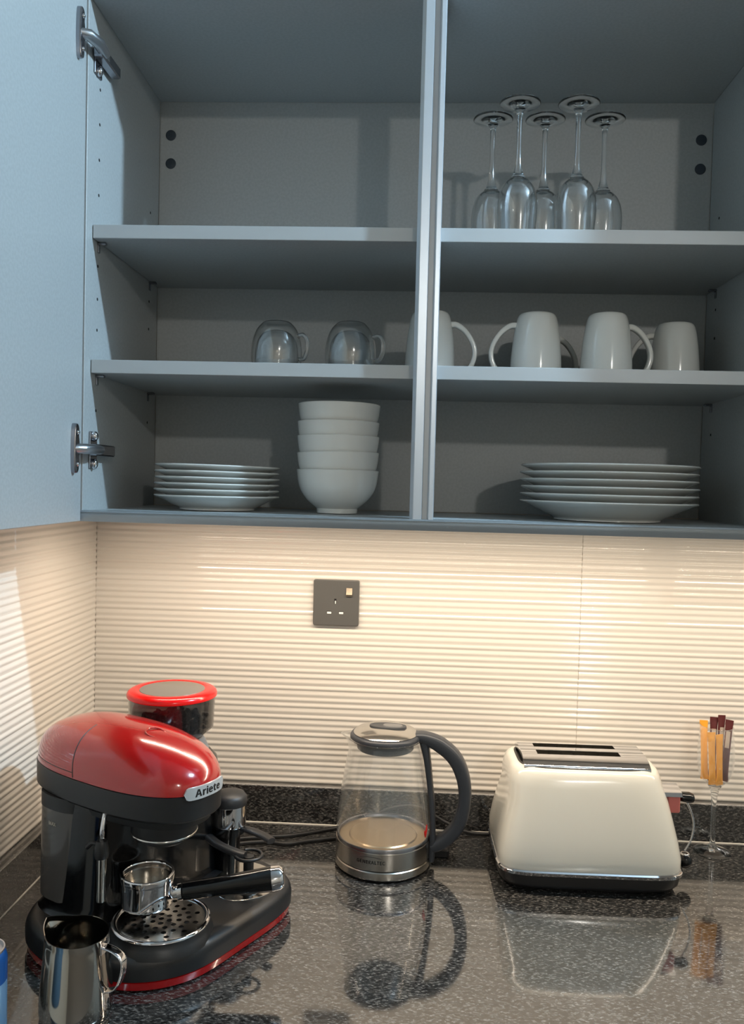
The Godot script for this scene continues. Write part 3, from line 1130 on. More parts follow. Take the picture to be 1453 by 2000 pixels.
func build_kettle() -> void:
	var t := thing("electric_kettle", "glass electric kettle with steel base and dark handle", "kettle", Vector3(-0.040, 0, 0.161))
	var T := tris()
	lathe(T, [Vector2(0, 0.0), Vector2(0.074, 0.0), Vector2(0.0765, 0.002), Vector2(0.0765, 0.005), Vector2(0, 0.005)], 64)
	var base := emit(T, "power_base", M.black, t)
	T = tris()
	lathe(T, [Vector2(0, 0.0045), Vector2(0.0798, 0.0045), Vector2(0.0808, 0.006), Vector2(0.0800, 0.0160), Vector2(0.0785, 0.0175), Vector2(0, 0.0175)], 96)
	emit(T, "base_skirt", M.steel, base)
	T = tris()
	box(T, Vector3(0.082, 0.0, -0.060), Vector3(0.112, 0.016, -0.030), 0.003)
	emit(T, "cord_outlet", M.black, base)
	T = tris()
	lathe(T, [Vector2(0, 0.0172), Vector2(0.0775, 0.0172), Vector2(0.0775, 0.0195), Vector2(0, 0.0195)], 64)
	emit(T, "gap_ring", M.black, t)
	T = tris()
	lathe(T, [Vector2(0, 0.0195), Vector2(0.0795, 0.0195), Vector2(0.0802, 0.0205), Vector2(0.0802, 0.047), Vector2(0.0796, 0.048), Vector2(0, 0.048)], 96)
	var band := emit(T, "steel_band", M.steel, t)
	var lt := text_tris("GENERALTEC", 0.0078, 0.0004)
	var W := tris()
	for v in lt:
		var a := (v.x - 0.012) / 0.0802
		W.append(Vector3((0.0803 + v.z) * sin(a), 0.034 + v.y, (0.0803 + v.z) * cos(a)))
	emit(W, "lettering", M.ink, band, 30.0)
	W = tris()
	var arc := []
	for i in 13:
		var u := -0.020 + 0.036 * i / 12.0
		var a := (u - 0.010) / 0.0802
		arc.append(Vector3(0.0803 * sin(a), 0.0405 + 0.0022 * sin(PI * i / 12.0), 0.0803 * cos(a)))
	tube(W, arc, 0.0004, 6)
	emit(W, "emblem_arc", M.ink, band)
	# heating plate inside
	T = tris()
	lathe(T, [Vector2(0, 0.0515), Vector2(0.052, 0.0515), Vector2(0.056, 0.0505), Vector2(0.058, 0.0485), Vector2(0.0745, 0.0490), Vector2(0.0745, 0.0478), Vector2(0, 0.0478)], 96)
	emit(T, "heating_plate", M.plate_gold, t, 25.0)
	T = tris()
	lathe(T, [Vector2(0.0735, 0.0482), Vector2(0.0786, 0.0482), Vector2(0.0786, 0.0530), Vector2(0.0775, 0.0545), Vector2(0.0750, 0.0530), Vector2(0.0735, 0.0482)], 96)
	emit(T, "seal_ring", M.steel_dark, t)
	# glass jug: outer and inner skin
	var prof := [Vector2(0.0783, 0.0485), Vector2(0.0795, 0.060), Vector2(0.0790, 0.075), Vector2(0.0765, 0.100), Vector2(0.0725, 0.130), Vector2(0.0680, 0.160), Vector2(0.0630, 0.188), Vector2(0.0595, 0.204), Vector2(0.0590, 0.210), Vector2(0.0600, 0.214)]
	prof = spline(prof, 4)
	T = tris()
	var R := []
	for side in [0.0, 0.0025]:
		var seq := range(prof.size()) if side == 0.0 else range(prof.size() - 1, -1, -1)
		for i in seq:
			var p: Vector2 = prof[i]
			var ring := PackedVector3Array()
			for k in 96:
				var a := TAU * k / 96.0
				# the pouring lip on the left
				var lip := maxf(0.0, (p.y - 0.188) / 0.026)
				var da := absf(wrapf(a + PI / 2, -PI, PI))
				var ext := 0.016 * lip * lip * maxf(0.0, 1.0 - da / 0.42)
				ring.append(Vector3((p.x - side + ext) * sin(a), p.y + ext * 0.25, (p.x - side + ext) * cos(a)))
			R.append(ring)
	R.append(R[0])
	rings(T, R, true, false, false)
	var jug := emit(T, "glass_jug", M.pane, t, 60.0)
	# thickened rim of the glass with its pouring lip
	var edge := []
	for k in 97:
		edge.append(R[prof.size() - 1][k % 96] + Vector3(0, 0.0006, 0))
	T = tris()
	tube(T, edge, 0.0013, 8, false)
	emit(T, "glass_rim", M.glass, jug, 60.0)
	# red mark on the glass
	T = tris()
	for s in [[Vector2(-0.0035, 0.004), Vector2(0.0, -0.008)], [Vector2(0.0, -0.008), Vector2(0.0045, 0.012)]]:
		var pts := []
		for i in 5:
			var q: Vector2 = s[0].lerp(s[1], i / 4.0)
			var a := 1.17 + q.x / 0.08
			pts.append(Vector3(0.0797 * sin(a), 0.0690 + q.y, 0.0797 * cos(a)))
		tube(T, pts, [0.0008, 0.0014, 0.0018, 0.0014, 0.0007], 6)
	emit(T, "red_mark", M.red_mark, jug)
	# lid: dark rim with a pale steel top and an oval recess, collar below
	var y := 0.212
	T = tris()
	lathe(T, [Vector2(0, y - 0.016), Vector2(0.046, y - 0.016), Vector2(0.048, y - 0.014), Vector2(0.049, y + 0.001), Vector2(0.0575, y + 0.001), Vector2(0.0600, y + 0.003), Vector2(0.0600, y + 0.007), Vector2(0.058, y + 0.010), Vector2(0.054, y + 0.0115), Vector2(0, y + 0.0115)], 64)
	var lid := emit(T, "lid", M.kettle_grey, t)
	T = tris()
	lathe(T, [Vector2(0, y + 0.0108), Vector2(0.0535, y + 0.0108), Vector2(0.0545, y + 0.0120), Vector2(0.050, y + 0.0160), Vector2(0.036, y + 0.0210), Vector2(0.018, y + 0.0235), Vector2(0, y + 0.0240)], 64)
	emit(T, "lid_top", M.chrome_soft, lid, 60.0)
	T = tris()
	rings(T, [superring(0.004, y + 0.0195, 0.004, 0.032, 0.018, 2.2), superring(0.004, y + 0.0245, 0.004, 0.031, 0.017, 2.2), superring(0.004, y + 0.0250, 0.004, 0.028, 0.014, 2.2), superring(0.004, y + 0.0243, 0.004, 0.026, 0.012, 2.2)])
	emit(T, "lid_recess", M.dark_grey, lid)
	T = tris()
	rings(T, [superring(0.012, y + 0.0240, 0.004, 0.017, 0.0105, 2.4), superring(0.012, y + 0.0256, 0.004, 0.016, 0.0095, 2.4)])
	emit(T, "lid_button", M.grey_plastic, lid)
	# handle: a broad loop from the lid round to the base
	T = tris()
	var loop := spline([Vector3(0.046, y + 0.008, 0), Vector3(0.066, y + 0.006, 0), Vector3(0.092, y - 0.004, 0), Vector3(0.118, y - 0.026, 0), Vector3(0.133, y - 0.060, 0), Vector3(0.136, y - 0.098, 0), Vector3(0.128, y - 0.134, 0), Vector3(0.112, y - 0.158, 0), Vector3(0.095, y - 0.172, 0), Vector3(0.083, y - 0.178, 0)], 6)
	strap(T, loop, [0.006, 0.010, 0.0125, 0.0125, 0.0115, 0.0105, 0.0115, 0.0115, 0.0105, 0.008], 0.0145)
	var handle := emit(T, "handle", M.kettle_grey, t, 50.0)
	T = tris()
	strap(T, spline([Vector3(0.0655, y + 0.000, 0), Vector3(0.0715, y - 0.030, 0), Vector3(0.0770, y - 0.070, 0), Vector3(0.0815, y - 0.110, 0), Vector3(0.0835, y - 0.150, 0), Vector3(0.0835, y - 0.185, 0), Vector3(0.0830, 0.012, 0)], 5), [0.008, 0.006, 0.0052, 0.0052, 0.0052, 0.0055, 0.005], 0.0135)
	emit(T, "handle_spine", M.kettle_grey, handle, 50.0)
	T = tris()
	strap(T, spline([Vector3(0.086, y + 0.0085, 0), Vector3(0.101, y + 0.0015, 0), Vector3(0.113, y - 0.009, 0)], 5), [0.0022, 0.003, 0.0022], 0.009)
	emit(T, "lid_release", M.dark_grey, handle, 50.0)
	t.rotation.y = deg_to_rad(-4)


func strap(T: PackedVector3Array, path: Array, half: Array, wide: float) -> void:
	# a band with rounded section in the xy plane; half thicknesses are spread along the path
	var R := []
	var n := path.size()
	for i in n:
		var d: Vector3 = (path[mini(i + 1, n - 1)] - path[maxi(i - 1, 0)]).normalized()
		var u := Vector3(-d.y, d.x, 0)
		var f := float(i) / (n - 1) * (half.size() - 1)
		var k := mini(int(f), half.size() - 2)
		var h: float = lerpf(half[k], half[k + 1], f - k)
		var ring := PackedVector3Array()
		for q in 20:
			var a := TAU * q / 20.0
			ring.append(path[i] + u * h * signf(sin(a)) * pow(absf(sin(a)), 0.6) + Vector3(0, 0, wide) * signf(cos(a)) * pow(absf(cos(a)), 0.6))
		R.append(ring)
	rings(T, R)


func build_toaster() -> void:
	var t := thing("toaster", "cream two-slot toaster with chrome top and black base", "toaster", Vector3(0.2950, 0, 0.140), deg_to_rad(1.0))
	# body: rings from the chrome base line up to the shoulders
	var T := tris()
	var R := []
	for s in [[0.0365, 0.146, 0.106, 7.0], [0.040, 0.1475, 0.1075, 7.0], [0.055, 0.1475, 0.1070, 7.0], [0.080, 0.1435, 0.1025, 6.5], [0.110, 0.1370, 0.0955, 6.0], [0.140, 0.1300, 0.0880, 5.5], [0.160, 0.1265, 0.0830, 5.0], [0.172, 0.1245, 0.0795, 4.6], [0.180, 0.1220, 0.0760, 4.4], [0.1845, 0.1185, 0.0720, 4.3], [0.1868, 0.1140, 0.0680, 4.2], [0.1872, 0.1080, 0.0630, 4.2]]:
		R.append(superring(-0.004 if s[0] > 0.15 else 0.0, s[0], 0.0, s[1], s[2], s[3], 112))
	rings(T, R, true, true, false)
	emit(T, "shell", M.cream, t, 60.0)
	T = tris()
	rings(T, [superring(0, 0.0290, 0, 0.145, 0.105, 7.0, 112), superring(0, 0.0300, 0, 0.1495, 0.1095, 7.0, 112), superring(0, 0.0350, 0, 0.1500, 0.1100, 7.0, 112), superring(0, 0.0370, 0, 0.1480, 0.1080, 7.0, 112)])
	emit(T, "chrome_trim", M.chrome, t, 40.0)
	T = tris()
	rings(T, [superring(0, 0.003, 0, 0.134, 0.094, 5.0, 96), superring(0, 0.007, 0, 0.1415, 0.1015, 6.0, 96), superring(0, 0.014, 0, 0.1455, 0.1055, 6.5, 96), superring(0, 0.0295, 0, 0.1475, 0.1075, 7.0, 96)])
	emit(T, "base", M.black_soft, t, 60.0)
	for sx in [-1, 1]:
		for sz in [-1, 1]:
			T = tris()
			lathe(T, [Vector2(0, 0), Vector2(0.008, 0), Vector2(0.009, 0.006), Vector2(0, 0.006)], 20, Vector3(sx * 0.10, 0, sz * 0.065))
			emit(T, "foot", M.black, t)
	# chrome top: a rim, a pitched plate and two slots
	var y := 0.187
	T = tris()
	rings(T, [superring(-0.004, y - 0.004, 0, 0.109, 0.0640, 4.5, 96), superring(-0.004, y + 0.0008, 0, 0.109, 0.0640, 4.5, 96), superring(-0.004, y + 0.0012, 0, 0.106, 0.0610, 4.5, 96), superring(-0.004, y - 0.004, 0, 0.105, 0.0600, 4.5, 96), superring(-0.004, y - 0.004, 0, 0.109, 0.0640, 4.5, 96)], true, false, false)
	emit(T, "top_gasket", M.black, t)
	# the plate slopes down at the front and at the back; the flat crown between carries the slots
	var plate := CSGCombiner3D.new()
	plate.name = "top_plate"
	var crown := CSGPolygon3D.new()
	crown.name = "crown"
	var pp := PackedVector2Array()
	for q in spline([Vector2(-0.0585, -0.002), Vector2(-0.0575, 0.002), Vector2(-0.050, 0.0065), Vector2(-0.036, 0.0120), Vector2(-0.028, 0.0132), Vector2(0.0, 0.0136), Vector2(0.028, 0.0132), Vector2(0.036, 0.0120), Vector2(0.050, 0.0065), Vector2(0.0575, 0.002), Vector2(0.0585, -0.002)], 5):
		pp.append(q)
	crown.polygon = pp
	crown.depth = 0.206
	crown.smooth_faces = true
	crown.rotation.y = PI / 2
	crown.position = Vector3(0.099, y, 0)
	crown.material = M.chrome
	plate.add_child(crown)
	for e in [[-0.025, 0.0], [0.013, 0.0]]:
		var slot := CSGBox3D.new()
		slot.name = "slot_cut"
		slot.operation = CSGShape3D.OPERATION_SUBTRACTION
		slot.size = Vector3(0.138, 0.05, 0.0205)
		slot.position = Vector3(-0.012, y + 0.012, e[0] + 0.006)
		slot.material = M.chrome_soft
		plate.add_child(slot, true)
	t.add_child(plate)
	for e in [-0.019, 0.019]:
		T = tris()
		for k in 7:
			var x := -0.075 + 0.021 * k
			tube(T, [Vector3(x, y - 0.0125, e + 0.006), Vector3(x, y + 0.002, e + 0.006)], 0.0007, 5)
		emit(T, "slot_wires", M.steel_dark, t)
	# lever side on the right: end panel of chrome with its reddish reflection painted on as pink, lever with black knob, guide wire and dial
	T = tris()
	box(T, Vector3(0.128, 0.118, 0.020), Vector3(0.149, 0.146, 0.055), 0.002)
	emit(T, "lever_block", M.pink, t)
	T = tris()
	prism(T, PackedVector2Array([Vector2(0.018, 0.146), Vector2(0.058, 0.146), Vector2(0.055, 0.152), Vector2(0.025, 0.158)]), 0.122, 0.151, "x")
	emit(T, "lever_hood", M.chrome, t, 20.0)
	T = tris()
	tube(T, [Vector3(0.145, 0.142, 0.038), Vector3(0.153, 0.141, 0.038), Vector3(0.155, 0.1405, 0.038), Vector3(0.168, 0.139, 0.038), Vector3(0.1745, 0.138, 0.038), Vector3(0.177, 0.1378, 0.038)], [0.004, 0.005, 0.0095, 0.0110, 0.0085, 0.003], 18, true, 0.8)
	emit(T, "lever_knob", M.black_gloss, t, 50.0)
	T = tris()
	tube(T, spline([Vector3(0.164, 0.133, 0.038), Vector3(0.174, 0.112, 0.038), Vector3(0.178, 0.090, 0.038), Vector3(0.174, 0.068, 0.038), Vector3(0.165, 0.050, 0.038)], 6), 0.0016, 8)
	emit(T, "guide_wire", M.chrome, t)
	T = tris()
	sphere(T, Vector3(0.165, 0.034, 0.038), 0.0125, 1.05)
	var dial := emit(T, "dial", M.black_gloss, t)
	T = tris()
	torus(T, Vector3(0.165, 0.0445, 0.038), 0.006, 0.0018)
	tube(T, [Vector3(0.142, 0.034, 0.038), Vector3(0.156, 0.034, 0.038)], 0.005, 12)
	emit(T, "dial_collar", M.chrome, dial)


# ---------------------------------------------------------------- glass with sugar sticks, jug, can

func wine_parts(t: Node3D, h: float, m: Material) -> void:
	# a stemmed glass standing on its foot: bowl, stem, foot
	var k := h / 0.222
	var bowl := [Vector2(0.0, 0.117), Vector2(0.012, 0.1195), Vector2(0.0225, 0.129), Vector2(0.0285, 0.142), Vector2(0.0312, 0.158), Vector2(0.0314, 0.176), Vector2(0.0300, 0.198), Vector2(0.0280, 0.222)]
	bowl = spline(bowl, 5)
	var prof := []
	for p in bowl:
		prof.append(p * Vector2(1, k))
	for i in range(bowl.size() - 1, -1, -1):
		prof.append(Vector2(maxf(0.0, bowl[i].x - 0.0013), (bowl[i].y + (0.003 if i < 8 else 0.0)) * k))
	var T := tris()
	lathe(T, prof, 56)
	emit(T, "bowl", m, t, 60.0)
	T = tris()
	var st := spline([Vector2(0.0, 0.0100), Vector2(0.0085, 0.0104), Vector2(0.0058, 0.0140), Vector2(0.0044, 0.022), Vector2(0.0040, 0.050), Vector2(0.0042, 0.080), Vector2(0.0055, 0.100), Vector2(0.0085, 0.1125), Vector2(0.0115, 0.1185), Vector2(0.0, 0.1165)], 4)
	prof = []
	for p in st:
		prof.append(Vector2(maxf(0, p.x), p.y * k))
	prof[0].x = 0.0
	lathe(T, prof, 32)
	emit(T, "stem", M.glass, t, 60.0)
	T = tris()
	lathe(T, spline([Vector2(0.0, 0.0030), Vector2(0.018, 0.0014), Vector2(0.0295, 0.0), Vector2(0.0316, 0.0010), Vector2(0.0310, 0.0024), Vector2(0.024, 0.0046), Vector2(0.013, 0.0084), Vector2(0.0, 0.0120)], 4), 48)
	emit(T, "foot", M.glass, t, 60.0)


func build_stick_glass() -> void:
	var at := Vector3(0.5465, 0, 0.060)
	var g := thing("stem_glass", "stemmed glass holding sugar sticks, standing beside the toaster", "glass", at)
	wine_parts(g, 0.228, M.pane)
	var k := 0.228 / 0.222
	var rim := tris()
	torus(rim, Vector3(0, 0.2276, 0), 0.0274, 0.0008, 0.0, TAU, 56)
	emit(rim, "rim", M.glass, g)
	var defs := [
		["yellow", Vector3(-0.016, 0.1235, -0.006), Vector3(-0.019, 0.228, -0.013), 0.3, "yellow paper sugar stick in the stem glass, rear left"],
		["yellow", Vector3(-0.0075, 0.1195, 0.010), Vector3(-0.0150, 0.215, 0.0155), 0.1, "yellow paper sugar stick in the stem glass, front left one"],
		["yellow", Vector3(0.0045, 0.1190, 0.010), Vector3(-0.0010, 0.212, 0.0160), -0.2, "yellow paper sugar stick in the stem glass, nearest the brown ones"],
		["brown", Vector3(-0.003, 0.1200, -0.008), Vector3(-0.0005, 0.234, -0.014), 0.2, "brown paper sugar stick in the stem glass, behind the yellow ones"],
		["brown", Vector3(0.0085, 0.1200, -0.006), Vector3(0.0115, 0.239, -0.010), -0.1, "brown paper sugar stick in the stem glass, tallest one in the middle"],
		["brown", Vector3(0.0150, 0.1235, 0.002), Vector3(0.0210, 0.234, 0.002), 0.5, "brown paper sugar stick in the stem glass, rightmost with a pale print"]]
	for d in defs:
		var a: Vector3 = d[1] * Vector3(1, k, 1)
		var b: Vector3 = d[2] * Vector3(1, k, 1)
		a.y += 0.003
		var up := (b - a).normalized()
		var len := a.distance_to(b)
		var s := thing("sugar_stick", d[4], "sugar stick", at + a, 0.0, "sugar sticks in the stem glass")
		var side := Vector3(cos(d[3]), 0, sin(d[3]))
		side = (side - up * side.dot(up)).normalized()
		s.basis = Basis(side, up, side.cross(up))
		var T := tris()
		var R := []
		for q in [[0.0, 0.0068, 0.0004], [0.06, 0.0068, 0.0005], [0.10, 0.0062, 0.0019], [0.2, 0.0058, 0.0030], [0.5, 0.0056, 0.0032], [0.8, 0.0060, 0.0026], [0.90, 0.0064, 0.0014], [0.94, 0.0069, 0.0005], [1.0, 0.0069, 0.0004]]:
			R.append(superring(0, q[0] * len, 0, q[1], q[2], 2.2, 20))
		rings(T, R)
		emit(T, "wrapper", M.yellow_paper if d[0] == "yellow" else M.brown_paper, s, 40.0)
		if d[0] == "brown":
			T = tris()
			box(T, Vector3(-0.0035, len * 0.55, 0.0026), Vector3(0.0035, len * 0.82, 0.0034), 0.0)
			emit(T, "print", M.brown_print, s)


func build_jug() -> void:
	var j := thing("milk_jug", "small polished steel milk jug in front of the espresso machine", "milk jug", Vector3(-0.3920, 0, 0.600))
	var prof := [Vector2(0.0, 0.0), Vector2(0.036, 0.0), Vector2(0.0410, 0.003), Vector2(0.0425, 0.010), Vector2(0.0420, 0.030), Vector2(0.0400, 0.055), Vector2(0.0378, 0.078), Vector2(0.0366, 0.090), Vector2(0.0368, 0.0965)]
	prof = spline(prof, 4)
	var T := tris()
	var R := []
	for side in [0.0, 0.0011]:
		for n in prof.size():
			var i: int = n if side == 0.0 else prof.size() - 1 - n
			var p: Vector2 = prof[i]
			var ring := PackedVector3Array()
			for k in 96:
				var a := TAU * k / 96.0
				var lip := clampf((p.y - 0.060) / 0.036, 0.0, 1.0)
				var da := absf(wrapf(a - deg_to_rad(250), -PI, PI))
				var ext := 0.0105 * lip * lip * pow(maxf(0.0, 1.0 - da / 0.75), 1.3)
				var r := maxf(0.0, p.x - side) + ext
				var y := p.y + (0.004 * lip * (0.5 - 0.5 * cos(a - deg_to_rad(70))) if i == prof.size() - 1 else 0.0) + ext * 0.5
				ring.append(Vector3(r * sin(a), maxf(y, 0.0 + side), r * cos(a)))
			R.append(ring)
	rings(T, R, true, false, false)
	emit(T, "body", M.gunmetal, j, 50.0)
	T = tris()
	var hp := spline([Vector3(0.0345, 0.088, 0), Vector3(0.052, 0.085, 0), Vector3(0.064, 0.076, 0), Vector3(0.063, 0.058, 0), Vector3(0.055, 0.041, 0), Vector3(0.0405, 0.034, 0)], 6)
	strap(T, hp, [0.0011, 0.0012, 0.0013, 0.0013, 0.0012, 0.0011], 0.0062)
	var h := emit(T, "handle", M.chrome, j, 50.0)
	h.rotation.y = deg_to_rad(-14)
	T = tris()
	strap(T, spline([Vector3(0.0405, 0.036, 0), Vector3(0.0418, 0.026, 0), Vector3(0.0424, 0.014, 0)], 4), [0.001, 0.001, 0.001], 0.0062)
	emit(T, "handle_tab", M.chrome, h, 50.0)
	T = tris()
	strap(T, spline([Vector3(0.0380, 0.080, 0), Vector3(0.0372, 0.088, 0), Vector3(0.0374, 0.094, 0)], 4), [0.001, 0.001, 0.001], 0.0075)
	emit(T, "handle_tab", M.chrome, h, 50.0)


func build_can() -> void:
	var c := thing("drink_can", "blue drink can at the left end beside the milk jug", "can", Vector3(-0.4575, 0, 0.70))
	var T := tris()
	lathe(T, [Vector2(0, 0.003), Vector2(0.019, 0.002), Vector2(0.021, 0.0), Vector2(0.0225, 0.001), Vector2(0.0265, 0.010), Vector2(0.0265, 0.095)], 48)
	emit(T, "wall", M.can_pale, c)
	T = tris()
	lathe(T, [Vector2(0.0265, 0.095), Vector2(0.0265, 0.118), Vector2(0.0250, 0.124), Vector2(0.0232, 0.1275)], 48)
	emit(T, "shoulder", M.can_blue, c, 40.0, false)
	T = tris()
	lathe(T, [Vector2(0.0232, 0.1270), Vector2(0.0242, 0.1285), Vector2(0.0240, 0.1300), Vector2(0.0225, 0.1300), Vector2(0.0215, 0.1265), Vector2(0, 0.1265)], 48)
	var lid := emit(T, "lid", M.aluminium, c)
	T = tris()
	box(T, Vector3(-0.006, 0.1268, -0.004), Vector3(0.006, 0.1282, 0.012), 0.0005)
	emit(T, "pull_tab", M.aluminium, lid)


# ---------------------------------------------------------------- crockery

func build_glasses() -> void:
	var h := 0.216
	var spots := [
		[Vector2(0.1445, 0.243), "front stem glass nearest the centre post, upside down on the top shelf"],
		[Vector2(0.2345, 0.243), "front stem glass farther from the centre post, upside down on the top shelf"],
		[Vector2(0.1085, 0.186), "leftmost stem glass of the rear row, upside down on the top shelf"],
		[Vector2(0.1920, 0.186), "middle stem glass of the rear row, upside down between the two front ones"],
		[Vector2(0.2870, 0.186), "rightmost stem glass of the rear row, upside down on the top shelf"]]
	var first: Node3D
	for i in spots.size():
		var p := Vector3(spots[i][0].x, SHELF_UPPER + 0.0003, spots[i][0].y)
		if i == 0:
			first = thing("stem_glass", spots[i][1], "glass", p, 0.0, "stem glasses upside down on the top shelf")
			var n := Node3D.new()
			wine_parts(n, h, M.glass)
			for part in n.get_children():
				n.remove_child(part)
				first.add_child(part, true)
				part.rotation.x = PI
				part.position.y = h
			n.free()
		else:
			copy(first, "stem_glass", spots[i][1], p, 0.7 * i)


func build_glass_cups() -> void:
	var spots := [[Vector2(-0.2275, 0.235), -0.35, "double-walled glass cup on the middle shelf, farther from the centre post"], [Vector2(-0.1095, 0.238), -0.30, "double-walled glass cup on the middle shelf, nearer the centre post"]]
	var first: Node3D
	for i in 2:
		var p := Vector3(spots[i][0].x, SHELF_LOWER + 0.0003, spots[i][0].y)
		if i > 0:
			copy(first, "glass_cup", spots[i][2], p, spots[i][1])
			continue
		first = thing("glass_cup", spots[i][2], "cup", p, spots[i][1], "glass cups on the middle shelf")
		var T := tris()
		var outer := spline([Vector2(0.0355, 0.0), Vector2(0.0395, 0.012), Vector2(0.0405, 0.028), Vector2(0.0385, 0.046), Vector2(0.0330, 0.062), Vector2(0.0250, 0.0725), Vector2(0.018, 0.0765), Vector2(0.0, 0.0770)], 5)
		outer[outer.size() - 1].x = 0.0
		lathe(T, shell(outer), 56)
		emit(T, "outer_wall", M.glass, first, 60.0)
		T = tris()
		var inner := spline([Vector2(0.0355, 0.0), Vector2(0.0350, 0.012), Vector2(0.0345, 0.026), Vector2(0.0315, 0.044), Vector2(0.0240, 0.0560), Vector2(0.0135, 0.0620), Vector2(0.0, 0.0630)], 5)
		inner[inner.size() - 1].x = 0.0
		lathe(T, shell(inner), 56)
		emit(T, "inner_wall", M.glass, first, 60.0)
		T = tris()
		torus(T, Vector3(0, 0.0016, 0), 0.0355, 0.0015, 0.0, TAU, 56)
		emit(T, "rim", M.glass, first)
		T = tris()
		tube(T, spline([Vector3(0.037, 0.052, 0), Vector3(0.046, 0.054, 0), Vector3(0.0535, 0.045, 0), Vector3(0.0545, 0.030, 0), Vector3(0.049, 0.017, 0), Vector3(0.040, 0.016, 0)], 6), 0.0032, 12)
		emit(T, "handle", M.glass, first, 60.0)


func shell(p: Array) -> Array:
	# a closed skin 1.2 mm thick under a profile that ends on the axis
	var out := p.duplicate()
	for i in range(p.size() - 1, -1, -1):
		var d: Vector2 = (p[mini(i + 1, p.size() - 1)] - p[maxi(i - 1, 0)]).normalized()
		out.append(Vector2(maxf(0.0, p[i].x - d.y * 0.0012), maxf(0.0, p[i].y + d.x * 0.0012)) if i < p.size() - 1 else Vector2(0.0, p[i].y - 0.0012))
	out.append(p[0])
	return out


func build_mugs() -> void:
	var defs := [
		[Vector2(0.0165, 0.195), 0.0, "white mug half hidden behind the centre post, handle to the right"],
		[Vector2(0.1875, 0.195), PI, "white mug with its handle to the left, next to the centre post"],
		[Vector2(0.2985, 0.200), 0.12, "white mug with its handle to the right, second from the cabinet's right side"],
		[Vector2(0.4270, 0.130), PI - 0.25, "white mug nearest the cabinet's right side, set farther back"],
		[Vector2(0.2010, 0.085), 0.1, "white mug standing in shade behind another mug, only its handle showing"]]
	var first: Node3D
	for i in defs.size():
		var p := Vector3(defs[i][0].x, SHELF_LOWER + 0.0003, defs[i][0].y)
		if i > 0:
			copy(first, "mug", defs[i][2], p, defs[i][1])
			continue
		first = thing("mug", defs[i][2], "mug", p, defs[i][1], "white mugs on the middle shelf")
		var T := tris()
		var out := spline([Vector2(0.0378, 0.0008), Vector2(0.0388, 0.004), Vector2(0.0385, 0.020), Vector2(0.0370, 0.042), Vector2(0.0345, 0.066), Vector2(0.0315, 0.084), Vector2(0.0290, 0.0925), Vector2(0.0262, 0.0965), Vector2(0.0235, 0.0975)], 4)
		var prof := [Vector2(0, 0.0955), Vector2(0.022, 0.0955), Vector2(0.0228, 0.0972)]
		for k in range(out.size() - 1, -1, -1):
			prof.append(out[k])
		prof.append(Vector2(0.0365, 0.0))
		for q in out:
			prof.append(Vector2(maxf(q.x - 0.0035, 0.0), minf(q.y, 0.0915)))
		prof.append(Vector2(0, 0.0915))
		for k in prof.size():
			prof[k] *= 1.055
		lathe(T, prof, 64)
		emit(T, "cup", M.china, first, 50.0)
		T = tris()
		var hp := spline([Vector3(0.0300, 0.079, 0), Vector3(0.0400, 0.079, 0), Vector3(0.0540, 0.0690, 0), Vector3(0.0655, 0.0510, 0), Vector3(0.0685, 0.0335, 0), Vector3(0.0630, 0.0160, 0), Vector3(0.0520, 0.0080, 0), Vector3(0.0370, 0.0090, 0)], 6)
		for k in hp.size():
			hp[k] *= 1.055
		strap(T, hp, [0.0052, 0.0048, 0.0042, 0.0040, 0.0040, 0.0042, 0.0048, 0.0052], 0.0058)
		emit(T, "handle", M.china, first, 60.0)


func build_bowls() -> void:
	var names := ["bottom bowl of the white stack, standing on the cabinet floor", "second white bowl from the bottom of the stack, tilted a little", "middle white bowl of the stack of five", "second white bowl from the top of the stack", "topmost white bowl of the stack of five"]
	var ys := [0.0, 0.0285, 0.0550, 0.0780, 0.1065]
	var T := tris()
	var out := spline([Vector2(0.0330, 0.0), Vector2(0.0335, 0.006), Vector2(0.0345, 0.0085), Vector2(0.0480, 0.0190), Vector2(0.0585, 0.0330), Vector2(0.0640, 0.0480), Vector2(0.0670, 0.0690)], 5)
	var prof := [Vector2(0, 0.005), Vector2(0.0305, 0.005), Vector2(0.0310, 0.0)]
	prof.append_array(out)
	prof.append(Vector2(0.0662, 0.0700))
	for k in range(out.size() - 1, 12, -1):
		prof.append(Vector2(out[k].x - 0.0030, out[k].y + (0.0 if k > 24 else 0.002)))
	prof.append(Vector2(0.030, 0.0125))
	prof.append(Vector2(0.0, 0.0115))
	lathe(T, prof, 80)
	var me := build_mesh(T, 45.0)
	for i in 5:
		var b := put_mesh(me, "bowl", M.china)
		b.position = Vector3(-0.1285 + [0.0, 0.001, 0.0, -0.0005, 0.0][i], CAB_FLOOR + 0.0003 + ys[i], 0.2)
		b.rotation.z = [0.0, 0.018, 0.004, 0.0, -0.004][i]
		tag(b, names[i], "bowl", "white bowls stacked on the cabinet floor")


func plate_mesh(R: float, h: float) -> ArrayMesh:
	var T := tris()
	var f := R * 0.60
	var under := spline([Vector2(f, 0.0), Vector2(f + 0.001, 0.0030), Vector2(R * 0.70, h * 0.30), Vector2(R * 0.86, h * 0.66), Vector2(R - 0.0015, h - 0.0030), Vector2(R, h - 0.0012)], 4)
	var prof := [Vector2(0, 0.0030), Vector2(f - 0.005, 0.0030), Vector2(f - 0.003, 0.0)]
	prof.append_array(under)
	prof.append_array([Vector2(R - 0.0012, h), Vector2(R * 0.86, h * 0.66 + 0.004), Vector2(R * 0.70, h * 0.30 + 0.0042), Vector2(R * 0.58, 0.0075), Vector2(0, 0.0070)])
	lathe(T, prof, 112)
	return build_mesh(T, 45.0)


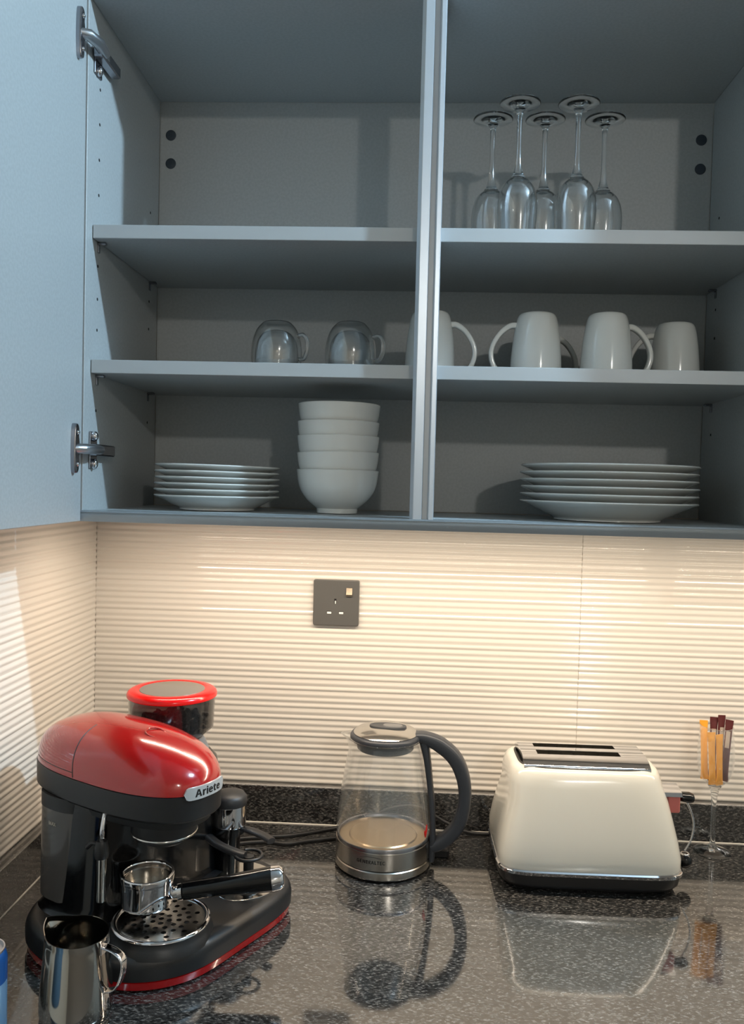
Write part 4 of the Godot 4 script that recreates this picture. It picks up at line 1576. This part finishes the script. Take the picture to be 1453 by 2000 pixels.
func build_plates() -> void:
	var rank := ["bottom", "second from the bottom", "third from the bottom", "third from the top", "second from the top", "topmost"]
	var sets := [
		["side_plate", 0.1030, 0.0240, 0.0098, Vector2(-0.331, 0.185), "%s plate in the left stack of smaller white plates", "smaller white plates stacked at the left"],
		["dinner_plate", 0.1400, 0.0305, 0.0115, Vector2(0.3095, 0.192), "%s plate in the right stack of larger white plates", "larger white plates stacked at the right"]]
	for s in sets:
		var me := plate_mesh(s[1], s[2])
		for i in 6:
			var p := put_mesh(me, s[0], M.china)
			p.position = Vector3(s[4].x + rng.randf_range(-0.0012, 0.0012), CAB_FLOOR + 0.0003 + s[3] * i, s[4].y + rng.randf_range(-0.001, 0.001))
			p.rotation.z = -0.0022 * i if s[0] == "side_plate" else 0.0
			p.rotation.y = i * 1.1
			if s[0] == "side_plate":
				p.rotation = Vector3(0, 0, -0.0025 * i)
			tag(p, s[5] % rank[i], "plate", s[6])


func build_cables() -> void:
	var T := tris()
	tube(T, spline([Vector3(-0.360, 0.004, 0.16), Vector3(-0.310, 0.004, 0.112), Vector3(-0.262, 0.004, 0.094), Vector3(-0.207, 0.004, 0.080), Vector3(-0.132, 0.004, 0.040), Vector3(-0.075, 0.016, 0.0275), Vector3(-0.03, 0.040, 0.025), Vector3(0.02, 0.045, 0.025), Vector3(0.07, 0.02, 0.027), Vector3(0.12, 0.004, 0.034), Vector3(0.2, 0.004, 0.03)], 8), 0.0034, 10)
	var a := emit(T, "power_cable", M.black_soft)
	tag(a, "black power cable rising behind the glass kettle", "cable", "black power cables behind the kettle")
	T = tris()
	tube(T, spline([Vector3(-0.350, 0.0038, 0.175), Vector3(-0.300, 0.0038, 0.128), Vector3(-0.250, 0.0038, 0.112), Vector3(-0.212, 0.0038, 0.116), Vector3(-0.170, 0.0038, 0.098), Vector3(-0.126, 0.0038, 0.082), Vector3(-0.08, 0.0038, 0.062), Vector3(-0.01, 0.0038, 0.058), Vector3(0.05, 0.0038, 0.066), Vector3(0.057, 0.006, 0.099)], 8), 0.0034, 10)
	var b := emit(T, "power_cable", M.black_soft)
	tag(b, "black power cable lying along the worktop between espresso machine and kettle", "cable", "black power cables behind the kettle")
